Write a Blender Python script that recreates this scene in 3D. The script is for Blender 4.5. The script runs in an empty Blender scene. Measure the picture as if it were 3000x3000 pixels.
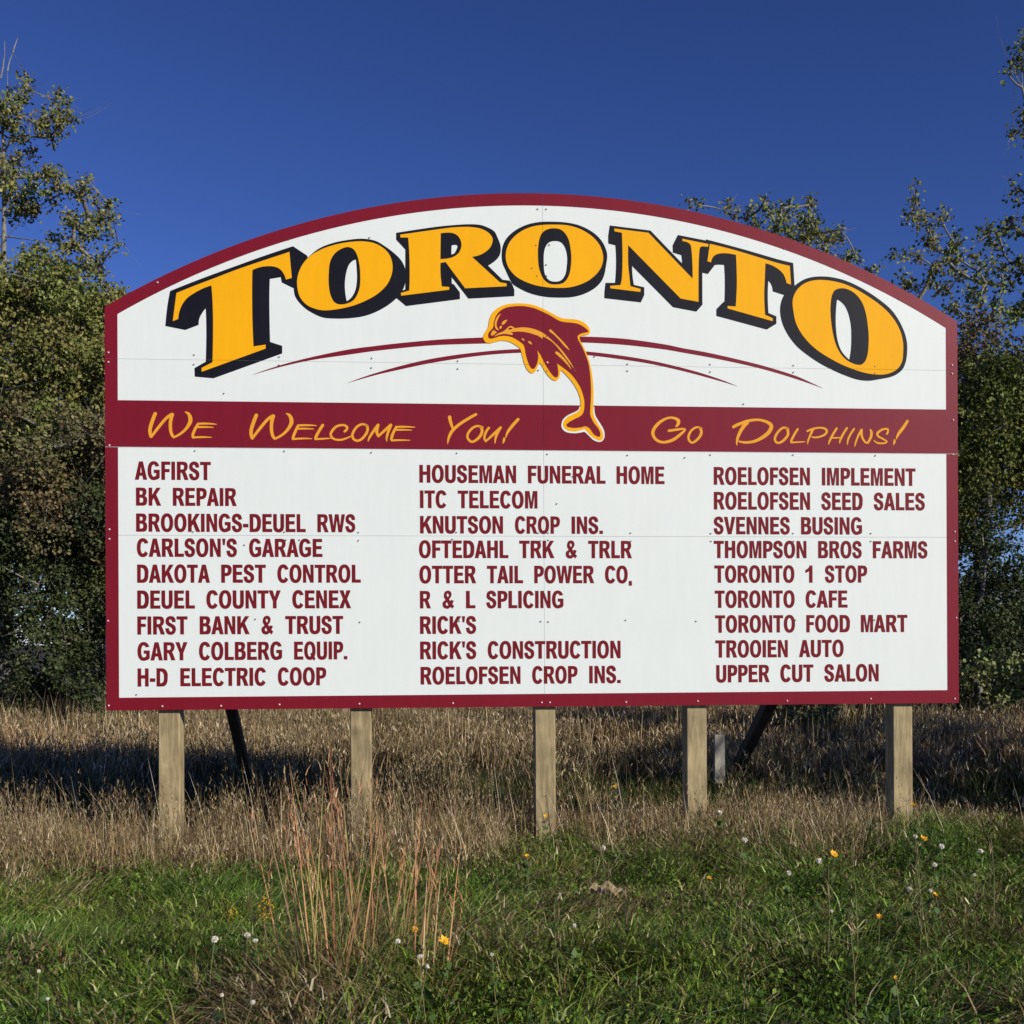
import bpy, math, random
import numpy as np
from mathutils import Vector, Matrix
from mathutils.geometry import tessellate_polygon

random.seed(7)
RNG = np.random.default_rng(11)
SC = bpy.context.scene
COL = SC.collection

# ------------------------------------------------------------------ camera
F, YH, ROLL, ZC = 3280.0, 1880.0, -0.0045, 1.366      # focal length and horizon row for a 3000 px frame
cr, sr = math.cos(ROLL), math.sin(ROLL)
cam_d = bpy.data.cameras.new('camera'); cam = bpy.data.objects.new('camera', cam_d); COL.objects.link(cam)
cam_d.sensor_width = 36.0; cam_d.lens = 36.0 * F / 3000.0
cam_d.shift_y = (YH - 1500.0) / 3000.0
cam_d.clip_start = 0.05; cam_d.clip_end = 3000.0
cam.matrix_world = Matrix(((cr, -sr, 0, 0), (0, 0, -1, 0), (sr, cr, 0, ZC), (0, 0, 0, 1)))
SC.camera = cam
SC.render.resolution_x = SC.render.resolution_y = 1024

# ------------------------------------------------------------------ light
SUN_AZ, SUN_EL = math.radians(50.0), math.radians(26.0)     # azimuth from behind the camera towards its right
to_sun = Vector((math.sin(SUN_AZ) * math.cos(SUN_EL), -math.cos(SUN_AZ) * math.cos(SUN_EL), math.sin(SUN_EL)))
W = bpy.data.worlds.new('World'); SC.world = W; W.use_nodes = True
nt = W.node_tree; nt.nodes.clear()
sky = nt.nodes.new('ShaderNodeTexSky'); sky.sky_type = 'NISHITA'; sky.sun_disc = False
sky.sun_elevation = SUN_EL; sky.sun_rotation = math.atan2(to_sun.x, to_sun.y)
sky.altitude = 1500; sky.air_density = 1.0; sky.dust_density = 0.1; sky.ozone_density = 3.5
mul = nt.nodes.new('ShaderNodeMix'); mul.data_type = 'RGBA'; mul.blend_type = 'MULTIPLY'
mul.inputs['Factor'].default_value = 1.0
mul.inputs[7].default_value = (0.66, 0.68, 1.0, 1)
gam = nt.nodes.new('ShaderNodeGamma'); gam.inputs['Gamma'].default_value = 1.35
bg = nt.nodes.new('ShaderNodeBackground'); bg.inputs['Strength'].default_value = 0.058
wo = nt.nodes.new('ShaderNodeOutputWorld')
nt.links.new(sky.outputs[0], gam.inputs[0]); nt.links.new(gam.outputs[0], mul.inputs[6]); nt.links.new(mul.outputs[2], bg.inputs['Color']); nt.links.new(bg.outputs[0], wo.inputs['Surface'])
sd = bpy.data.lights.new('sun', 'SUN'); sd.energy = 4.9; sd.angle = math.radians(0.53); sd.color = (1.0, 0.935, 0.82)
sun = bpy.data.objects.new('sun', sd); COL.objects.link(sun)
sun.rotation_euler = to_sun.to_track_quat('Z', 'Y').to_euler()
vs = SC.view_settings; vs.view_transform = 'Standard'; vs.look = 'None'; vs.exposure = 0.0; vs.gamma = 1.0; vs.use_curve_mapping = False

# ------------------------------------------------------------------ helpers
def ray(px, py):
    dx, dy = px - 1500.0, py - YH
    return Vector(((cr * dx + sr * dy) / F, 1.0, -(-sr * dx + cr * dy) / F))

def at(px, py, depth):
    d = ray(px, py)
    return Vector((d.x * depth, depth, ZC + d.z * depth))

def tag(o, label=None, cat=None, group=None, kind=None):
    if label: o['label'] = label
    if cat: o['category'] = cat
    if group: o['group'] = group
    if kind: o['kind'] = kind
    return o

def empty(name, loc, rz=0.0):
    o = bpy.data.objects.new(name, None); COL.objects.link(o)
    o.location = loc; o.rotation_euler = (0, 0, rz); o.empty_display_size = 0.1
    return o

def link(name, me, mat, parent=None):
    o = bpy.data.objects.new(name, me); COL.objects.link(o)
    if mat is not None and not me.materials:
        for m in (mat if isinstance(mat, (list, tuple)) else [mat]): me.materials.append(m)
    if parent is not None: o.parent = parent
    return o

def np_mesh(name, verts, faces, cols=None, uvs=None):
    """verts (n,3); faces list of (m,k) integer arrays; cols (n,3)"""
    me = bpy.data.meshes.new(name)
    verts = np.asarray(verts, np.float32)
    me.vertices.add(len(verts)); me.vertices.foreach_set('co', verts.ravel())
    if not isinstance(faces, list): faces = [faces]
    faces = [np.asarray(f, np.int32) for f in faces if len(f)]
    li = np.concatenate([f.ravel() for f in faces]); tot = np.concatenate([np.full(len(f), f.shape[1], np.int32) for f in faces])
    st = np.concatenate([[0], np.cumsum(tot)[:-1]]).astype(np.int32)
    me.loops.add(len(li)); me.loops.foreach_set('vertex_index', li)
    me.polygons.add(len(tot)); me.polygons.foreach_set('loop_start', st); me.polygons.foreach_set('loop_total', tot)
    me.update(calc_edges=True)
    if cols is not None:
        ca = me.color_attributes.new('Col', 'FLOAT_COLOR', 'POINT')
        c4 = np.ones((len(verts), 4), np.float32); c4[:, :3] = cols
        ca.data.foreach_set('color', c4.ravel())
    me.validate()
    return me

def noise2(x, y, scale, seed=0):
    """smooth value noise in 0..1"""
    r = np.random.default_rng(seed); N = 64
    g = r.random((N, N))
    x = np.asarray(x) / scale + 1000.3; y = np.asarray(y) / scale + 1000.7
    xi = np.floor(x).astype(int); yi = np.floor(y).astype(int); fx = x - xi; fy = y - yi
    fx = fx * fx * (3 - 2 * fx); fy = fy * fy * (3 - 2 * fy)
    a = g[xi % N, yi % N]; b = g[(xi + 1) % N, yi % N]; c = g[xi % N, (yi + 1) % N]; d = g[(xi + 1) % N, (yi + 1) % N]
    return (a * (1 - fx) + b * fx) * (1 - fy) + (c * (1 - fx) + d * fx) * fy

def ground_z(x, y):
    x = np.asarray(x, float); y = np.asarray(y, float)
    z = 0.05 * (noise2(x, y, 1.7, 3) - 0.5) + 0.10 * (noise2(x, y, 5.0, 4) - 0.5)
    z = z * np.clip((y - 1) / 3, 0, 1)
    z = z + 0.06 * np.clip(4.5 - y, -2, 1.2)
    side = 1 / (1 + np.exp((x + 1.6) * 2.2))
    z = z - (0.20 + 0.26 * side) * np.exp(-((y - 10.0) / 1.25) ** 2)          # the ditch behind the posts
    return z

# ------------------------------------------------------------------ materials
def mat(name, color, rough=0.6, spec=0.5):
    m = bpy.data.materials.new(name); m.use_nodes = True
    b = m.node_tree.nodes['Principled BSDF']
    b.inputs['Base Color'].default_value = (*color, 1); b.inputs['Roughness'].default_value = rough
    b.inputs['Specular IOR Level'].default_value = spec
    return m

def painted(name, color, rough=0.42, var=0.06, spec=0.5):
    """flat sign vinyl/paint with faint dirt, streaks and waviness"""
    m = mat(name, color, rough, spec); n = m.node_tree; L = n.links; b = n.nodes['Principled BSDF']
    tc = n.nodes.new('ShaderNodeTexCoord')
    n1 = n.nodes.new('ShaderNodeTexNoise'); n1.inputs['Scale'].default_value = 2.2; n1.inputs['Detail'].default_value = 8; n1.inputs['Roughness'].default_value = 0.65
    mp = n.nodes.new('ShaderNodeMapping'); mp.inputs['Scale'].default_value = (7, 1, 0.7)
    n2 = n.nodes.new('ShaderNodeTexNoise'); n2.inputs['Scale'].default_value = 3; n2.inputs['Detail'].default_value = 5
    L.new(tc.outputs['Object'], n1.inputs['Vector']); L.new(tc.outputs['Object'], mp.inputs[0]); L.new(mp.outputs[0], n2.inputs['Vector'])
    ad = n.nodes.new('ShaderNodeMath'); ad.operation = 'ADD'; L.new(n1.outputs[0], ad.inputs[0]); L.new(n2.outputs[0], ad.inputs[1])
    mr = n.nodes.new('ShaderNodeMapRange'); mr.inputs['From Min'].default_value = 0.7; mr.inputs['From Max'].default_value = 1.3
    mr.inputs['To Min'].default_value = 1 - var; mr.inputs['To Max'].default_value = 1 + var * 0.4
    L.new(ad.outputs[0], mr.inputs[0])
    mx = n.nodes.new('ShaderNodeMix'); mx.data_type = 'RGBA'; mx.blend_type = 'MULTIPLY'; mx.inputs['Factor'].default_value = 1
    mx.inputs[6].default_value = (*color, 1); L.new(mr.outputs[0], mx.inputs[7]); L.new(mx.outputs[2], b.inputs['Base Color'])
    bp = n.nodes.new('ShaderNodeBump'); bp.inputs['Strength'].default_value = 0.05; bp.inputs['Distance'].default_value = 0.02
    L.new(n1.outputs[0], bp.inputs['Height']); L.new(bp.outputs[0], b.inputs['Normal'])
    return m

def foliage(name, rough=0.55, trans=0.0, spec=0.3, gain=1.0):
    m = bpy.data.materials.new(name); m.use_nodes = True; n = m.node_tree; L = n.links; b = n.nodes['Principled BSDF']
    at_ = n.nodes.new('ShaderNodeAttribute'); at_.attribute_name = 'Col'
    b.inputs['Roughness'].default_value = rough; b.inputs['Specular IOR Level'].default_value = spec
    L.new(at_.outputs['Color'], b.inputs['Base Color'])
    if trans > 0:
        t = n.nodes.new('ShaderNodeBsdfTranslucent'); mx = n.nodes.new('ShaderNodeMixShader'); mx.inputs[0].default_value = trans
        L.new(at_.outputs['Color'], t.inputs['Color']); L.new(b.outputs[0], mx.inputs[1]); L.new(t.outputs[0], mx.inputs[2])
        L.new(mx.outputs[0], n.nodes['Material Output'].inputs['Surface'])
    return m

def wood(name, c1, c2, sc=1.0):
    m = mat(name, c1, 0.8, 0.2); n = m.node_tree; L = n.links; b = n.nodes['Principled BSDF']
    tc = n.nodes.new('ShaderNodeTexCoord'); mp = n.nodes.new('ShaderNodeMapping'); mp.inputs['Scale'].default_value = (9 * sc, 9 * sc, 0.9 * sc)
    oi = n.nodes.new('ShaderNodeObjectInfo'); av = n.nodes.new('ShaderNodeVectorMath'); av.operation = 'ADD'
    sc_ = n.nodes.new('ShaderNodeMath'); sc_.operation = 'MULTIPLY'; sc_.inputs[1].default_value = 37.0
    L.new(oi.outputs['Random'], sc_.inputs[0]); L.new(tc.outputs['Object'], av.inputs[0]); L.new(sc_.outputs[0], av.inputs[1])
    L.new(av.outputs[0], mp.inputs[0])
    g = n.nodes.new('ShaderNodeTexNoise'); g.inputs['Scale'].default_value = 4; g.inputs['Detail'].default_value = 7; g.inputs['Distortion'].default_value = 1.2
    L.new(mp.outputs[0], g.inputs['Vector'])
    k = n.nodes.new('ShaderNodeTexVoronoi'); k.inputs['Scale'].default_value = 3.1; k.feature = 'F1'
    L.new(av.outputs[0], k.inputs['Vector'])
    kr = n.nodes.new('ShaderNodeMapRange'); kr.inputs['From Min'].default_value = 0.04; kr.inputs['From Max'].default_value = 0.20
    kr.inputs['To Min'].default_value = 0.30; kr.inputs['To Max'].default_value = 1.0; L.new(k.outputs['Distance'], kr.inputs[0])
    st = n.nodes.new('ShaderNodeTexNoise'); st.inputs['Scale'].default_value = 5; st.inputs['Detail'].default_value = 4; L.new(av.outputs[0], st.inputs['Vector'])
    r = n.nodes.new('ShaderNodeMapRange'); r.inputs['From Min'].default_value = 0.3; r.inputs['From Max'].default_value = 0.72; L.new(g.outputs[0], r.inputs[0])
    mx = n.nodes.new('ShaderNodeMix'); mx.data_type = 'RGBA'; L.new(r.outputs[0], mx.inputs['Factor'])
    mx.inputs[6].default_value = (*c1, 1); mx.inputs[7].default_value = (*c2, 1)
    m2 = n.nodes.new('ShaderNodeMix'); m2.data_type = 'RGBA'; m2.blend_type = 'MULTIPLY'; m2.inputs['Factor'].default_value = 0.85
    L.new(mx.outputs[2], m2.inputs[6]); L.new(kr.outputs[0], m2.inputs[7])
    sr_ = n.nodes.new('ShaderNodeMapRange'); sr_.inputs['From Min'].default_value = 0.3; sr_.inputs['From Max'].default_value = 0.7
    sr_.inputs['To Min'].default_value = 0.62; sr_.inputs['To Max'].default_value = 1.08; L.new(st.outputs[0], sr_.inputs[0])
    m3 = n.nodes.new('ShaderNodeMix'); m3.data_type = 'RGBA'; m3.blend_type = 'MULTIPLY'; m3.inputs['Factor'].default_value = 1
    L.new(m2.outputs[2], m3.inputs[6]); L.new(sr_.outputs[0], m3.inputs[7]); L.new(m3.outputs[2], b.inputs['Base Color'])
    bp = n.nodes.new('ShaderNodeBump'); bp.inputs['Strength'].default_value = 0.5; bp.inputs['Distance'].default_value = 0.004
    L.new(g.outputs[0], bp.inputs['Height']); L.new(bp.outputs[0], b.inputs['Normal'])
    return m

M_WHITE = painted('sign_white', (0.755, 0.795, 0.745), 0.42, 0.03, 0.25)
M_MAROON = painted('sign_maroon', (0.198, 0.007, 0.016), 0.36, 0.10, 0.28)
M_TEXT = painted('lettering_maroon', (0.180, 0.010, 0.016), 0.5, 0.12, 0.14)
M_GOLD = painted('sign_gold', (0.90, 0.42, 0.006), 0.5, 0.05, 0.10)
M_ORANGE = painted('slogan_gold', (0.82, 0.36, 0.03), 0.5, 0.08, 0.10)
M_BLACK = painted('sign_black', (0.009, 0.009, 0.014), 0.45, 0.2, 0.15)
M_POST = wood('post_wood', (0.49, 0.395, 0.215), (0.27, 0.20, 0.10))
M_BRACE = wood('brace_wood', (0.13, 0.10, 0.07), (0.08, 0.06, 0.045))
M_STAKE = wood('stake_wood', (0.46, 0.43, 0.34), (0.34, 0.31, 0.24))
M_BARK = wood('bark', (0.30, 0.28, 0.24), (0.17, 0.15, 0.125), 1.5)
M_SCREW_G = mat('screw_grey', (0.09, 0.09, 0.09), 0.4)
M_SCREW_W = mat('screw_pale', (0.75, 0.62, 0.60), 0.35)
M_LEAF = foliage('leaf', 0.55, 0.12, 0.14)
M_GRASS = foliage('grass_blade', 0.6, 0.12, 0.14)
M_DRY = foliage('dry_grass', 0.75, 0.08, 0.08)
M_PETAL = mat('yellow_petal', (0.85, 0.45, 0.01), 0.6); M_FLUFF = mat('white_fluff', (0.80, 0.75, 0.62), 0.95, 0.05)
M_STEM = mat('weed_stem', (0.16, 0.15, 0.05), 0.7)

# ------------------------------------------------------------------ sign geometry
YAW, XL, D = 0.0746, 0.2315, 7.9774
SIGN = empty('billboard', (XL, D, 0), YAW)
tag(SIGN, 'large arched white and maroon welcome billboard on square wooden posts', 'billboard')
nrm = Vector((math.sin(YAW), -math.cos(YAW), 0)); edir = Vector((math.cos(YAW), math.sin(YAW), 0)); C0 = Vector((XL, D, 0))
def S(px, py):
    """a point of the photograph on the sign's face, in the sign's own u (along) and w (up)"""
    d = ray(px, py); t = nrm.dot(C0) / nrm.dot(d)
    P = d * t
    return ((P - C0).dot(edir), ZC + P.z)

def path(s, ox=0, oy=0, sc=1.0, closed=True, n=6):
    """'x,y x,y* ...'  smooth through plain points, sharp at starred ones -> dense list"""
    pts = []; cor = []
    for t in s.split():
        c = t.endswith('*'); t = t.rstrip('*'); v = [float(q) for q in t.split(',')]
        pts.append(np.array([ox + v[0] / sc, oy + v[1] / sc] + [q / sc for q in v[2:]])); cor.append(c)
    N = len(pts); out = []
    for i in range(N if closed else N - 1):
        a, b = pts[i], pts[(i + 1) % N]
        ca, cb = cor[i] or (not closed and i == 0), cor[(i + 1) % N] or (not closed and i == N - 2)
        if ca and cb and closed:
            out.append(a); continue
        ta = (b - pts[i - 1]) * 0.5 if not ca else None
        tb = (pts[(i + 2) % N] - a) * 0.5 if not cb else None
        L = np.linalg.norm((b - a)[:2])
        if ta is not None:
            l = np.linalg.norm(ta[:2]); ta = ta * min(1, L / max(l, 1e-6))
        if tb is not None:
            l = np.linalg.norm(tb[:2]); tb = tb * min(1, L / max(l, 1e-6))
        if ta is None and tb is None: ta = tb = b - a
        elif ta is None: ta = 2 * (b - a) - tb; ta = ta * min(1, L / max(np.linalg.norm(ta[:2]), 1e-6))
        elif tb is None: tb = 2 * (b - a) - ta; tb = tb * min(1, L / max(np.linalg.norm(tb[:2]), 1e-6))
        for k in range(n):
            t = k / n; t2 = t * t; t3 = t2 * t
            out.append((2*t3 - 3*t2 + 1) * a + (t3 - 2*t2 + t) * ta + (-2*t3 + 3*t2) * b + (t3 - t2) * tb)
    if not closed: out.append(pts[-1])
    return out

SEAM_U = (S(1588, 605)[0] + S(1597, 2062)[0]) / 2
SEAM_W = [1.9726 + ZC, 1.3601 + ZC, 0.7502 + ZC]
GAP = 0.0008
class Art:
    """flat vinyl shapes laid on the sign in thin sheets, all cut through at the panel joints"""
    def __init__(self): self.v = []; self.f = []; self.k = 0
    def poly(self, loops, h):
        """loops: list of lists of (u,w); h sheet height in front of the panel"""
        loops3 = [[Vector((p[0], p[1], 0)) for p in l] for l in loops]
        tris = tessellate_polygon(loops3); base = len(self.v)
        for l in loops:
            for p in l: self.v.append((p[0], -h, p[1]))
        for t in tris: self.f.append(tuple(base + i for i in t))
    def px(self, loops, h):
        self.poly([[S(p[0], p[1]) for p in l] for l in loops], h)
    def stroke(self, pts, h):
        """variable width pen stroke with round ends; pts rows x,y,w in photo pixels"""
        P = np.array([p[:2] for p in pts]); Wd = np.array([max(p[2], 0.6) for p in pts]) / 2
        T = np.gradient(P, axis=0); T /= np.linalg.norm(T, axis=1)[:, None] + 1e-9; Nn = np.stack([-T[:, 1], T[:, 0]], 1)
        Lf = P + Nn * Wd[:, None]; Rt = P - Nn * Wd[:, None]; b = len(self.v)
        for q in range(len(P)):
            for X in (Lf[q], Rt[q]):
                u, w = S(*X); self.v.append((u, -h, w))
        for q in range(len(P) - 1): self.f.append((b + 2*q, b + 2*q + 1, b + 2*q + 3, b + 2*q + 2))
        for e, sg in ((0, -1), (len(P) - 1, 1)):
            c = P[e]; a0 = math.atan2(Nn[e][1], Nn[e][0]); ring = []
            for q in range(9):
                a = a0 - sg * math.pi * q / 8
                ring.append((c[0] + Wd[e] * math.cos(a), c[1] + Wd[e] * math.sin(a)))
            b2 = len(self.v)
            for X in ring:
                u, w = S(*X); self.v.append((u, -h, w))
            self.f.append(tuple(range(b2, b2 + 9)))
    def build(self, name, m, parent=SIGN, label=None, cut=True):
        import bmesh
        bm = bmesh.new(); vs_ = [bm.verts.new(p) for p in self.v]
        for f in self.f:
            try: bm.faces.new([vs_[i] for i in f])
            except ValueError: pass
        us = [p[0] for p in self.v]; ws = [p[2] for p in self.v]
        if cut:
            cuts = []
            if min(us) < SEAM_U < max(us): cuts.append(((1, 0, 0), SEAM_U))
            for s_ in SEAM_W:
                if min(ws) < s_ < max(ws): cuts.append(((0, 0, 1), s_))
            for no, c in cuts:
                for o in (-GAP, GAP):
                    co = Vector(no) * (c + o)
                    bmesh.ops.bisect_plane(bm, geom=bm.verts[:] + bm.edges[:] + bm.faces[:], plane_co=co, plane_no=no, dist=1e-6)
                kill = [f for f in bm.faces if abs(f.calc_center_median().dot(Vector(no)) - c) < GAP * 0.98]
                bmesh.ops.delete(bm, geom=kill, context='FACES')
        bm.normal_update()
        for f in bm.faces:
            if f.normal.y > 0: f.normal_flip()
        me = bpy.data.meshes.new(name); bm.to_mesh(me); bm.free()
        o = link(name, me, m, parent)
        if label: o['label'] = label
        return o

HALF, WB = 3.05, -0.4637 + ZC                    # half width, bottom edge height
WT, PEAK = 2.331 + ZC, 3.193 + ZC
RAD = ((HALF ** 2) + (PEAK - WT) ** 2) / (2 * (PEAK - WT)); CW = PEAK - RAD
BW = 0.087
def arc(u, r): return CW + math.sqrt(max(r * r - u * u, 0))
def outline(inset, u0, u1, n=48):
    r = RAD - inset
    return [(u0 + (u1 - u0) * i / n, arc(u0 + (u1 - u0) * i / n, r)) for i in range(n + 1)]

# panels: eight sheets, 12 mm thick
def panel(u0, u1, w0, w1, arched, label):
    if arched: top = outline(0, u0, u1, 30); lp = top + [(u1, w0), (u0, w0)]
    else: lp = [(u0, w1), (u1, w1), (u1, w0), (u0, w0)]
    n = len(lp); v = [(p[0], 0.0, p[1]) for p in lp] + [(p[0], 0.012, p[1]) for p in lp]
    me = bpy.data.meshes.new('sign_panel')
    me.from_pydata(v, [], [tuple(range(n)), tuple(range(2*n - 1, n - 1, -1))] + [(i, n + i, n + (i + 1) % n, (i + 1) % n) for i in range(n)])
    me.update(); link('sign_panel', me, M_WHITE, SIGN)
rows = [(SEAM_W[0] + GAP, None, True, 'arched top'), (SEAM_W[1] + GAP, SEAM_W[0] - GAP, False, 'upper'),
        (SEAM_W[2] + GAP, SEAM_W[1] - GAP, False, 'middle'), (WB, SEAM_W[2] - GAP, False, 'bottom')]
for w0, w1, ar, nm in rows:
    panel(-HALF, SEAM_U - GAP, w0, w1, ar, nm); panel(SEAM_U + GAP, HALF, w0, w1, ar, nm)

# maroon border and band
a = Art()
out_ = outline(0.0, -HALF, HALF, 80); inn = outline(BW, -HALF + BW, HALF - BW, 80)
BT = 1.6857 + ZC; BB = SEAM_W[1]
a.poly([[(-HALF, BT)] + out_ + [(HALF, BT), (HALF - BW, BT)] + inn[::-1] + [(-HALF + BW, BT)]], 0.0008)
a.build('maroon_border', M_MAROON, label='maroon arched border around the upper field')
a = Art(); a.poly([[(-HALF, BT), (HALF, BT), (HALF, BB + 0.003), (-HALF, BB + 0.003)]], 0.0009)
a.build('slogan_band', M_MAROON, label='wide maroon band across the middle')
a = Art(); a.poly([[(-HALF, BB - 0.001), (-HALF, WB), (HALF, WB), (HALF, BB - 0.001), (HALF - BW, BB - 0.001), (HALF - BW, WB + 0.095), (-HALF + BW, WB + 0.088), (-HALF + BW, BB - 0.001)]], 0.0008)
a.build('maroon_border', M_MAROON, label='maroon border around the lower field of names')

# ---- TORONTO
TITLE = [
 ('T', 400, 600, 2.415,
  '238,610* 400,545 560,485 700,434 900,362 1107,293* 1205,358* 1225,400* 1130,600* 1028,550* 1020,512* 943,525* 940,700 945,970* 1031,998* 1031,1052* 545,1228* 412,1216* 410,1155* 490,1110* 494,900 490,733* 465,765 445,805 440,850* 345,886* 204,858* 218,720', None,
  '283,625* 420,570 560,517 700,463 850,411 980,368 1082,334* 1099,518* 1057,530* 1045,495 1020,460 985,441 940,435 880,441 820,463* 818,600 820,800 828,1003* 914,990* 914,1018* 462,1182* 460,1155* 538,1115* 542,900 540,720 530,572* 470,593 410,625 360,660 325,705 303,760 296,808* 257,824*', None),
 ('O', 400, 600, 2.415,
  '1113,580 1120,520 1150,440 1205,380 1290,310 1390,270 1500,248 1600,240 1690,255 1760,295 1820,340 1870,390 1900,450 1905,520 1890,590 1850,650 1780,710 1690,760 1600,790 1500,803 1400,805 1310,795 1210,745 1150,690 1120,640',
  '1552,388* 1558,450 1560,530 1550,600 1525,650 1488,682* 1478,630 1474,560 1482,490 1500,430 1525,400',
  '1137,575 1140,510 1165,440 1215,375 1290,325 1380,290 1480,268 1590,259 1680,272 1750,310 1795,365 1812,440 1800,510 1765,575 1700,635 1620,680 1530,715 1430,738 1330,748 1260,735 1200,705 1155,650',
  '1360,490 1368,410 1395,355 1435,320 1490,300 1535,315 1562,360 1578,430 1583,500 1580,580 1560,640 1530,680 1480,702 1430,705 1395,685 1370,630 1360,560'),
 ('R', 1140, 640, 4.83,
  '100,203* 640,122 900,95 1130,82 1290,92 1400,130 1490,185 1530,260 1570,360 1580,440 1560,530 1500,600 1400,668* 1605,868* 1705,880* 1740,925* 1772,1010* 1772,1100* 1122,1135* 885,830* 888,925* 915,930* 1002,1048* 1002,1142* 240,1240* 105,1128* 110,1050* 230,1005* 230,440* 100,300*',
  '885,382* 950,375 968,400 945,460 920,495 880,510*',
  '158,232* 640,163 900,130 1130,122 1290,145 1400,200 1458,270 1463,330 1430,410 1370,470 1280,520 1172,545* 1565,905* 1662,922* 1662,962* 1075,990* 800,620* 727,630* 727,780 745,965* 850,972* 850,1010* 172,1095* 165,1057* 285,1022* 290,640 270,272* 160,272*',
  '730,212* 850,203 930,220 990,270 1022,350 1015,430 975,500 900,550 820,570 725,578*'),
 ('O', 1440, 630, 4.83,
  '145,590 155,460 200,350 280,260 400,180 540,125 700,97 870,95 1050,105 1220,140 1370,205 1490,290 1580,400 1630,520 1637,600 1620,720 1600,830 1560,930 1480,1020 1370,1090 1240,1140 1100,1165 950,1168 800,1162 640,1135 500,1090 380,1030 300,975 250,890 200,780 160,690',
  '738,620 745,520 770,440 820,385 900,367 980,385 1030,440 1060,520 1073,620 1065,740 1050,830 1010,900 960,935 890,943 820,925 770,870 745,790',
  '200,590 215,480 260,380 340,290 450,215 580,165 720,143 880,138 1050,145 1200,180 1330,240 1440,320 1530,430 1575,560 1575,660 1540,760 1470,850 1370,930 1240,990 1100,1025 950,1033 800,1025 640,1000 490,950 360,880 270,790 220,700',
  '655,560 660,440 680,330 720,250 790,205 880,190 970,205 1040,260 1090,350 1115,460 1128,600 1120,740 1100,840 1060,920 1000,970 900,985 810,970 740,915 695,830 665,720'),
 ('N', 1740, 640, 4.83,
  '225,100* 800,172* 1250,640* 1240,520* 1118,482* 1115,380* 1188,235* 1570,310* 1640,322* 1640,400* 1545,420* 1533,760* 1535,1222* 1450,1318* 1120,1255* 540,670* 545,800 565,940* 712,975* 712,1085* 665,1187* 148,1128* 150,1040* 165,912* 300,912* 315,640 305,380* 205,355* 203,250*', None,
  '287,145* 770,205* 1395,855* 1390,600 1370,390 1330,345 1250,322* 1248,290* 1620,365* 1612,405* 1520,400 1495,430 1480,640 1478,1182* 1225,1135* 483,380* 483,640 500,820 515,960* 660,1000* 655,1042* 230,990* 230,955* 375,945* 395,830 403,560 395,205* 290,185*', None),
 ('T', 2040, 680, 4.83,
  '135,103* 560,215 900,312 1150,385 1370,438* 1390,770* 1420,880* 1245,890* 1083,838* 1075,780 1055,730 1018,685* 1010,900 1020,1145* 1132,1193* 1132,1298* 998,1378* 285,1185* 285,1090* 382,990* 400,985* 405,700 395,465* 330,460 262,465* 165,592* 60,568* 60,230* 175,200*', None,
  '190,168* 560,262 900,365 1150,440 1320,480* 1338,745* 1275,725* 1262,670 1225,590 1150,520 1060,470 975,445* 965,700 958,900 970,1172* 1078,1220* 1078,1262* 440,1082* 442,1047* 555,1055* 570,800 570,600 560,325* 450,305 340,303 260,330 220,380 208,430* 155,415*', None),
 ('O', 2260, 780, 4.391,
  '115,600 118,500 140,420 175,360 240,330 300,250* 400,180 500,145 620,132 760,140 920,175 1080,240 1240,330 1400,440 1540,560 1640,700 1710,850 1742,980 1745,1100 1730,1220 1690,1320 1620,1385 1530,1425 1400,1450 1250,1472 1100,1455 940,1400 780,1330 620,1245 470,1145 330,1030 220,890 145,740',
  '845,425* 900,460 950,515 985,590 1010,680 1027,790 1030,920 1025,1060 1003,1205* 950,1155 900,1090 865,1010 840,900 827,760 827,620 835,500',
  '275,540 272,440 300,350 360,270 450,210 560,182 680,180 820,200 960,240 1100,305 1240,390 1370,480 1490,585 1590,710 1660,850 1690,980 1692,1110 1680,1220 1630,1310 1550,1365 1450,1393 1330,1393 1190,1370 1030,1318 880,1255 740,1180 600,1090 480,985 380,860 310,720',
  '757,600 760,480 775,380 810,315 870,288 950,290 1040,330 1110,390 1170,480 1210,600 1235,740 1248,880 1248,1000 1235,1130 1205,1220 1160,1265 1110,1270 1040,1250 960,1205 890,1130 835,1030 795,900 770,750'),
]
ORD = ['first', 'second', 'third', 'fourth', 'fifth', 'sixth', 'last']
for i, (ch, ox, oy, s_, bo, bh, go, gh) in enumerate(TITLE):
    g = Art(); loops = [path(go, ox, oy, s_)] + ([path(gh, ox, oy, s_)] if gh else [])
    g.px(loops, 0.0034 + 0.0001 * i)
    go_ = g.build('title_letter', M_GOLD, label='gold letter %s, %s letter of the title' % (ch, ORD[i]))
    b_ = Art(); loops = [path(bo, ox, oy, s_)] + ([path(bh, ox, oy, s_)] if bh else [])
    b_.px(loops, 0.0008 + 0.0003 * i)
    b_.build('black_shadow', M_BLACK, parent=go_)

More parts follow.
